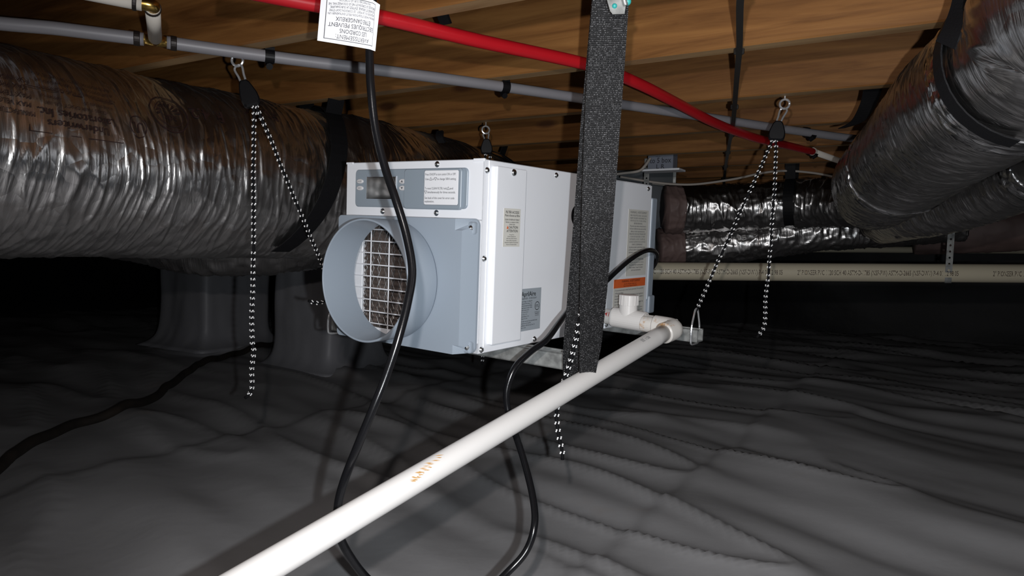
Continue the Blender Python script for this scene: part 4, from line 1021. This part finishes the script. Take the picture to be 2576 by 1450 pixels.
# red pipe
RP = [(520, -45, .98), (700, -8, 1.03), (960, 44, 1.10), (1200, 102, 1.19), (1480, 163, 1.33), (1600, 208, 1.42), (1700, 258, 1.56), (1800, 310, 1.75), (1900, 347, 1.98), (1980, 366, 2.18), (2046, 382, 2.36)]
t = thing('water_pipe', 'bright red plastic water pipe snaking beneath the joists to the right', 'pipe', at(1480, 165, 1.33)-np.array([0, 0, .012]), 'plastic water pipes')
rp = P(RP)
for q in rp: q[2] = min(q[2], JZ-.0112)
v, f = tube(spline(rp, 10), .0112, 20); mesh('tube', v, f, 'red_pex', t, smooth=True)
e1 = rp[-1]; e2 = at(2120, 408, 2.5); e2[2] = min(e2[2], JZ-.015)
MB().lathe([(.0128, -.006), (.0132, -.004), (.0132, .003), (.0122, .004)], e1, e2-e1, 20).build('crimp_ring', 'white_pex', t)
v, f = tube([e1, e2, e2+(e2-e1)*.7], .0100, 18); mesh('end_tube', v, f, 'white_pex', t, smooth=True)
# clips
def clip(p, d, label, flip=1):
    d = unit(np.array([d[0], d[1], 0])); sd = np.cross(d, [0, 0, 1]); sd = sd if sd@(CAM-p) > 0 else -sd; sd = sd*flip
    t = thing('pipe_clip', label, 'clip', p-np.array([0, 0, .018]), 'black pipe clips')
    arc = [p+(sd*math.cos(a)+np.array([0, 0, 1])*math.sin(a))*.0135 for a in np.linspace(-2.6, .9, 14)]
    arc += [np.array([arc[-1][0], arc[-1][1], JZ+.004])]
    a = np.array(arc)
    ribbon(a-d*.0085, a+d*.0085, 'black_plastic', 'hook', t, .0026)
    MB().tube([p-sd*.012-np.array([0, 0, .012]), p+sd*.002-np.array([0, 0, .019])], .0065, 8).build('nail_head', 'black_plastic', t)
pd = g1-g0
clip(g0, pd, 'black clip on the grey pipe near the left pulley', 1)
clip(g1, pd, 'black clip on the grey pipe at mid span between cord and strap', 1)
clip(g2, g2-g1, 'black clip on the grey pipe just left of the big right duct', -1)
clip(e1+np.array([0, 0, 0]), e2-e1, 'black clip holding the end of the red pipe', -1)

# ------------------------------------------------------------------ cables, strapping and small fixings on the joists
cb_pts = [(1868, -60, None), (1862, 0, None), (1861, 60, None), (1860, 118, None), (1853, 200, None), (1848, 260, None), (1843, 312, None), (1840, 330, None), (1836, 352, None), (1832, 378, None), (1828, 400, None), (1824, 430, None), (1821, 462, None)]
cp_ = [atz(x, y, JZ-.006) for x, y, _ in cb_pts]
for i, q in enumerate(cp_):
    if i in (6,): cp_[i] = atz(1844, 309, JZ-.030)
    if i in (5, 7): q[2] -= .010
t = thing('black_cable', 'flat black cable stapled straight across the undersides of the joists', 'cable', cp_[4]-np.array([0, 0, .003]))
cps = spline(cp_, 6); sd = np.cross(unit(cp_[-1]-cp_[0]), [0, 0, 1])
ribbon(cps-sd*.0052, cps+sd*.0052, 'cable_black', 'sheath', t, .005)
for k in range(0, 7):
    n = J0+SP*k-.019
    j = int(np.argmin(np.abs(cps@NRM-n)))
    MB().bbox(cps[j]-np.array([.009, .004, .0045]), cps[j]+np.array([.009, .004, .0075]), .002, 1).build('staple', 'cable_black', t)
def cable(name, label, pts, r, mat):
    t = thing(name, label, 'cable', pts[len(pts)//2]-np.array([0, 0, r]), 'white household cables')
    v, f = tube(spline(pts, 8), r, 10); mesh('sheath', v, f, mat, t, smooth=True); return t
cable('white_cable', 'white cable drooping along the far joists above the level duct', P([(1560, 445, 3.0), (1640, 458, 3.0), (1700, 464, 3.0), (1760, 463, 3.0), (1850, 450, 3.0), (1920, 435, 3.0), (1980, 430, 3.0), (2050, 436, 3.0), (2110, 448, 3.0)]), .0048, 'cable_white')
cable('white_cable', 'lower white cable lying just above the level foil duct', P([(1640, 462, 3.25), (1700, 468, 3.25), (1780, 469, 3.25), (1850, 467, 3.25), (1900, 462, 3.3)]), .0045, 'cable_white')
cable('white_cable', 'short white cable rising into the small blue junction box', P([(1500, 445, 2.75), (1560, 437, 2.75), (1605, 431, 2.75), (1622, 418, 2.75), (1636, 398, 2.76)]), .0052, 'cable_white')
# junction box
jb = 2.78; q0 = at(1668, 411, jb)
t = thing('junction_box', 'small blue electrical box with handwriting and white cover plate on a far joist', 'junction box', at(1668, 428, jb))
s_ = DIR; n_ = -NRM
def jq(a, b, c): return q0+s_*a+n_*b+np.array([0, 0, c])
def jbox(a, b):
    c = [jq(*q) for q in [(x, y, z) for z in (a[2], b[2]) for y in (a[1], b[1]) for x in (a[0], b[0])]]
    return MB().add(c, [(0, 1, 3, 2), (4, 6, 7, 5), (0, 4, 5, 1), (2, 3, 7, 6), (0, 2, 6, 4), (1, 5, 7, 3)])
bo = jbox((-.050, -.02, -.026), (.050, .03, .034)).build('box_body', 'box_blue', t)
jbox((-.075, -.03, -.033), (.080, .045, -.026)).build('cover_plate', 'white_steel', t)
V, Fc = text_block([('-----', -.01, .020, .008, .04, 'CENTER', .02), ('to 5 box', 0, -.002, .020, .085, 'CENTER', .005), ('L R', .0, -.024, .017, .04, 'CENTER', .005)])
mesh('lettering', [jq(x, .0312, y) for x, y in V], Fc, 'marker', bo)
# perforated hanger straps
def perf(p0, p1, side, wd, label, hole=.0035, pitch=.020):
    t = thing('perforated_strap', label, 'strap', p1, 'perforated metal straps')
    a = unit(p1-p0); s_ = unit(side-a*np.dot(side, a)); L = np.linalg.norm(p1-p0); n = unit(np.cross(a, s_))
    if n@(CAM-p0) < 0: n = -n
    nn_ = max(1, int(L/pitch)); v = []; f = []
    for k in range(nn_):
        c = p0+a*L*(k+.5)/nn_; h = L/nn_/2; m = 12; b0 = len(v)
        for j in range(m):
            an = 2*PI*j/m+PI/4*1; cx, cz = math.cos(an), math.sin(an); sc = 1/max(abs(cx), abs(cz))
            v.append(c+s_*cx*sc*wd/2+a*cz*sc*h)
        for j in range(m): an = 2*PI*j/m+PI/4; v.append(c+s_*math.cos(an)*hole+a*math.sin(an)*hole)
        f += [(b0+j, b0+(j+1) % m, b0+m+(j+1) % m, b0+m+j) for j in range(m)]
    nv = len(v); v2 = v+[q+n*.0012 for q in v]
    f2 = f+[tuple(i+nv for i in q[::-1]) for q in f]
    for k in range(nn_):
        for j in range(12):
            b0 = k*24; f2.append((b0+j, b0+nv+j, b0+nv+(j+1) % 12, b0+(j+1) % 12)); f2.append((b0+12+j, b0+12+(j+1) % 12, b0+nv+12+(j+1) % 12, b0+nv+12+j))
    mesh('strip', v2, f2, 'galvanised', t); return t
ps = at(1626, 470, 2.95); perf(np.array([ps[0], ps[1], JZ+.03]), ps, DIR, .022, 'short perforated metal strap below the blue junction box')
# cream drain main with its hanger
m0, m1 = at(1560, 682, 2.48), at(2760, 690, 2.30)
t = thing('pvc_main', 'long cream plastic pipe with printed lettering running level across the right', 'pipe', (m0+m1)/2-np.array([0, 0, .031]))
v, f = tube([m0+(m1-m0)*k/24 for k in range(45)], .0302, 28); mesh('pipe_run', v, f, 'pvc_cream', t, smooth=True)
ax = unit(m1-m0)
for px in (1785, 2220, 2700):
    s_ = '2" PIONEER PVC 1120 SCH 40 ASTM-D-1785 (NSF-PW) ASTM-D-2665 (NSF-DWV) P-4 01 12 98 05'
    dd = 2.48+(2.30-2.48)*(px-1560)/1200; c0 = m0+(m1-m0)*((px-1560)/1200.)
    tl = unit(CAM-c0); upv = tl+np.array([0, 0, -.03])
    V, Fc = text_block([(s_, 0, -.008, .016, .50, 'CENTER', .008)], 2)
    e1_ = unit(upv-ax*(upv@ax)); e2_ = np.array([0, 0, 1.0]); e2_ = unit(e2_-ax*(e2_@ax)-e1_*(e2_@e1_))
    mesh('lettering', [c0+ax*x+(e1_*math.cos(y/.0302)+e2_*math.sin(y/.0302))*.0306 for x, y in V], Fc, 'ink_print', t)
hx = m0+(m1-m0)*((2405-1560)/1200.)
tl = unit(np.array([CAM[0]-hx[0], CAM[1]-hx[1], 0]))
t2 = perf(np.array([hx[0], hx[1], JZ+.02])+tl*.0315+ax*.006, hx+tl*.0315+np.array([0, 0, .0]), ax, .021, 'long perforated metal strap carrying the cream pipe at right')
arc = np.array([hx+tl*.0315*math.cos(a)+np.array([0, 0, -math.sin(a)*.0315]) for a in np.linspace(0, PI*1.2, 16)])
ribbon(arc-ax*.0105, arc+ax*.0105, 'galvanised', 'strip_loop', t2, .0012)
n0, n1 = at(1980, 627, 3.9), at(2760, 632, 3.7)
t = thing('pvc_pipe', 'thin cream pipe in shadow behind the printed cream pipe', 'pipe', (n0+n1)/2-np.array([0, 0, .017]))
v, f = tube([n0+(n1-n0)*k/12 for k in range(22)], .0167, 18); mesh('pipe_run', v, f, 'pvc_cream', t, smooth=True)
bs = at(2366, 605, 3.72)
t = thing('pipe_strap', 'wide black strap holding the thin cream pipe in shadow', 'strap', bs-np.array([0, 0, .06]))
a = np.array([np.array([bs[0], bs[1], JZ+.02]), bs+np.array([0, 0, .1]), bs-np.array([0, 0, .06])]); ribbon(a-np.array([.03, 0, 0]), a+np.array([.03, 0, 0]), 'webbing_dark', 'webbing', t)
# scrap of black strap nailed on the first joist, and a second stub further back
def stub(px, py, d, w_, h_, label, shape):
    c0 = at(px, py, d); t = thing('strap_stub', label, 'strap', c0-np.array([0, 0, h_/2]), 'black strap offcuts')
    s_ = DIR
    l = [c0+np.array([0, 0, h_/2])-s_*w_/2, c0-s_*w_*.42+NRM*-.006, c0-np.array([0, 0, h_/2])-s_*w_*.25]
    r = [c0+np.array([0, 0, h_/2])+s_*w_*.2, c0+s_*w_*.42+NRM*-.009, c0-np.array([0, 0, h_/2])+s_*w_/2]
    ribbon(spline(l, 6), spline(r, 6), 'webbing_dark', 'webbing', t, .006)
    return t
stub(1122, 37, 1.30, .028, .034, 'crumpled black strap scrap nailed above the red pipe', 0)
stub(1112, 345, 1.98, .030, .028, 'small square black strap scrap on the joist over the left duct', 0)

# ------------------------------------------------------------------ wrapped piers
def pier(cx, cy, wa, wb, label, seed, top=JZ):
    c0 = np.array([cx, cy, 0.0])+(-DIR*wa+NRM*wb)/2
    base = np.array([c0[0], c0[1], fz(c0[0], c0[1])-.01])
    t = thing('pier', label, 'pier', base, 'wrapped block piers')
    ns, nz = 96, 60; v = []
    for i in range(nz+1):
        z = (top-base[2])*i/nz
        fl_ = .10*math.exp(-z/.035)
        for k in range(ns):
            a = 2*PI*k/ns; ca, sa = math.cos(a), math.sin(a); p_ = 14
            rr = (abs(ca)**p_+abs(sa)**p_)**(-1/p_)
            q = -DIR*ca*rr*(wa/2+fl_)+NRM*sa*rr*(wb/2+fl_)
            v.append((base[0]+q[0], base[1]+q[1], base[2]+z))
    v = np.array(v); nd = noise3(v*np.array([5, 5, 1.5])+seed)*.014+noise3(v*np.array([14, 14, 5])+seed)*.006
    out = v-np.array([c0[0], c0[1], 0]); out[:, 2] = 0; out /= np.linalg.norm(out, axis=1)[:, None]; v = v+out*nd[:, None]
    f = [(i*ns+k, i*ns+(k+1) % ns, (i+1)*ns+(k+1) % ns, (i+1)*ns+k) for i in range(nz) for k in range(ns)]
    f += [tuple(range(ns))[::-1], tuple(nz*ns+k for k in range(ns))]
    mesh('liner_wrap', v, f, 'liner_pier', t, smooth=True)
    s0 = v[int(ns*.12)+0]; return t
pier(-1.756, 4.10, .46, .48, 'grey wrapped pier standing under the printed duct, left of the hanging rope', 2.0)
pier(-.907, 3.56, .41, .42, 'grey wrapped pier just behind the round intake collar', 5.0)
q = atz(1700, 800, 0); pier(q[0]+.3, q[1]+.6, .41, .41, 'dark wrapped pier in the distance behind the drain tee', 9.0)

# ------------------------------------------------------------------ dark brown tubing laid along the floor liner
hp_ = []
for x, y in ((-60, 1200), (0, 1160), (90, 1105), (180, 1064), (300, 1036), (390, 985), (470, 934), (560, 898), (640, 878), (715, 858), (780, 845)):
    q = atz(x, y, .0); hp_.append(np.array([q[0], q[1], fz(q[0], q[1])+.014]))
t = thing('floor_tubing', 'dark brown tubing winding over the floor liner at left', 'hose', hp_[4]-np.array([0, 0, .016]))
hs = spline(hp_, 10)
for q in hs: q[2] = fz(q[0], q[1])+.013
v, f = tube(hs, .017, 12); mesh('tubing_run', v, f, 'tubing_brown', t, smooth=True)
for o in bpy.data.objects:
    if '_m' in o: del o['_m']
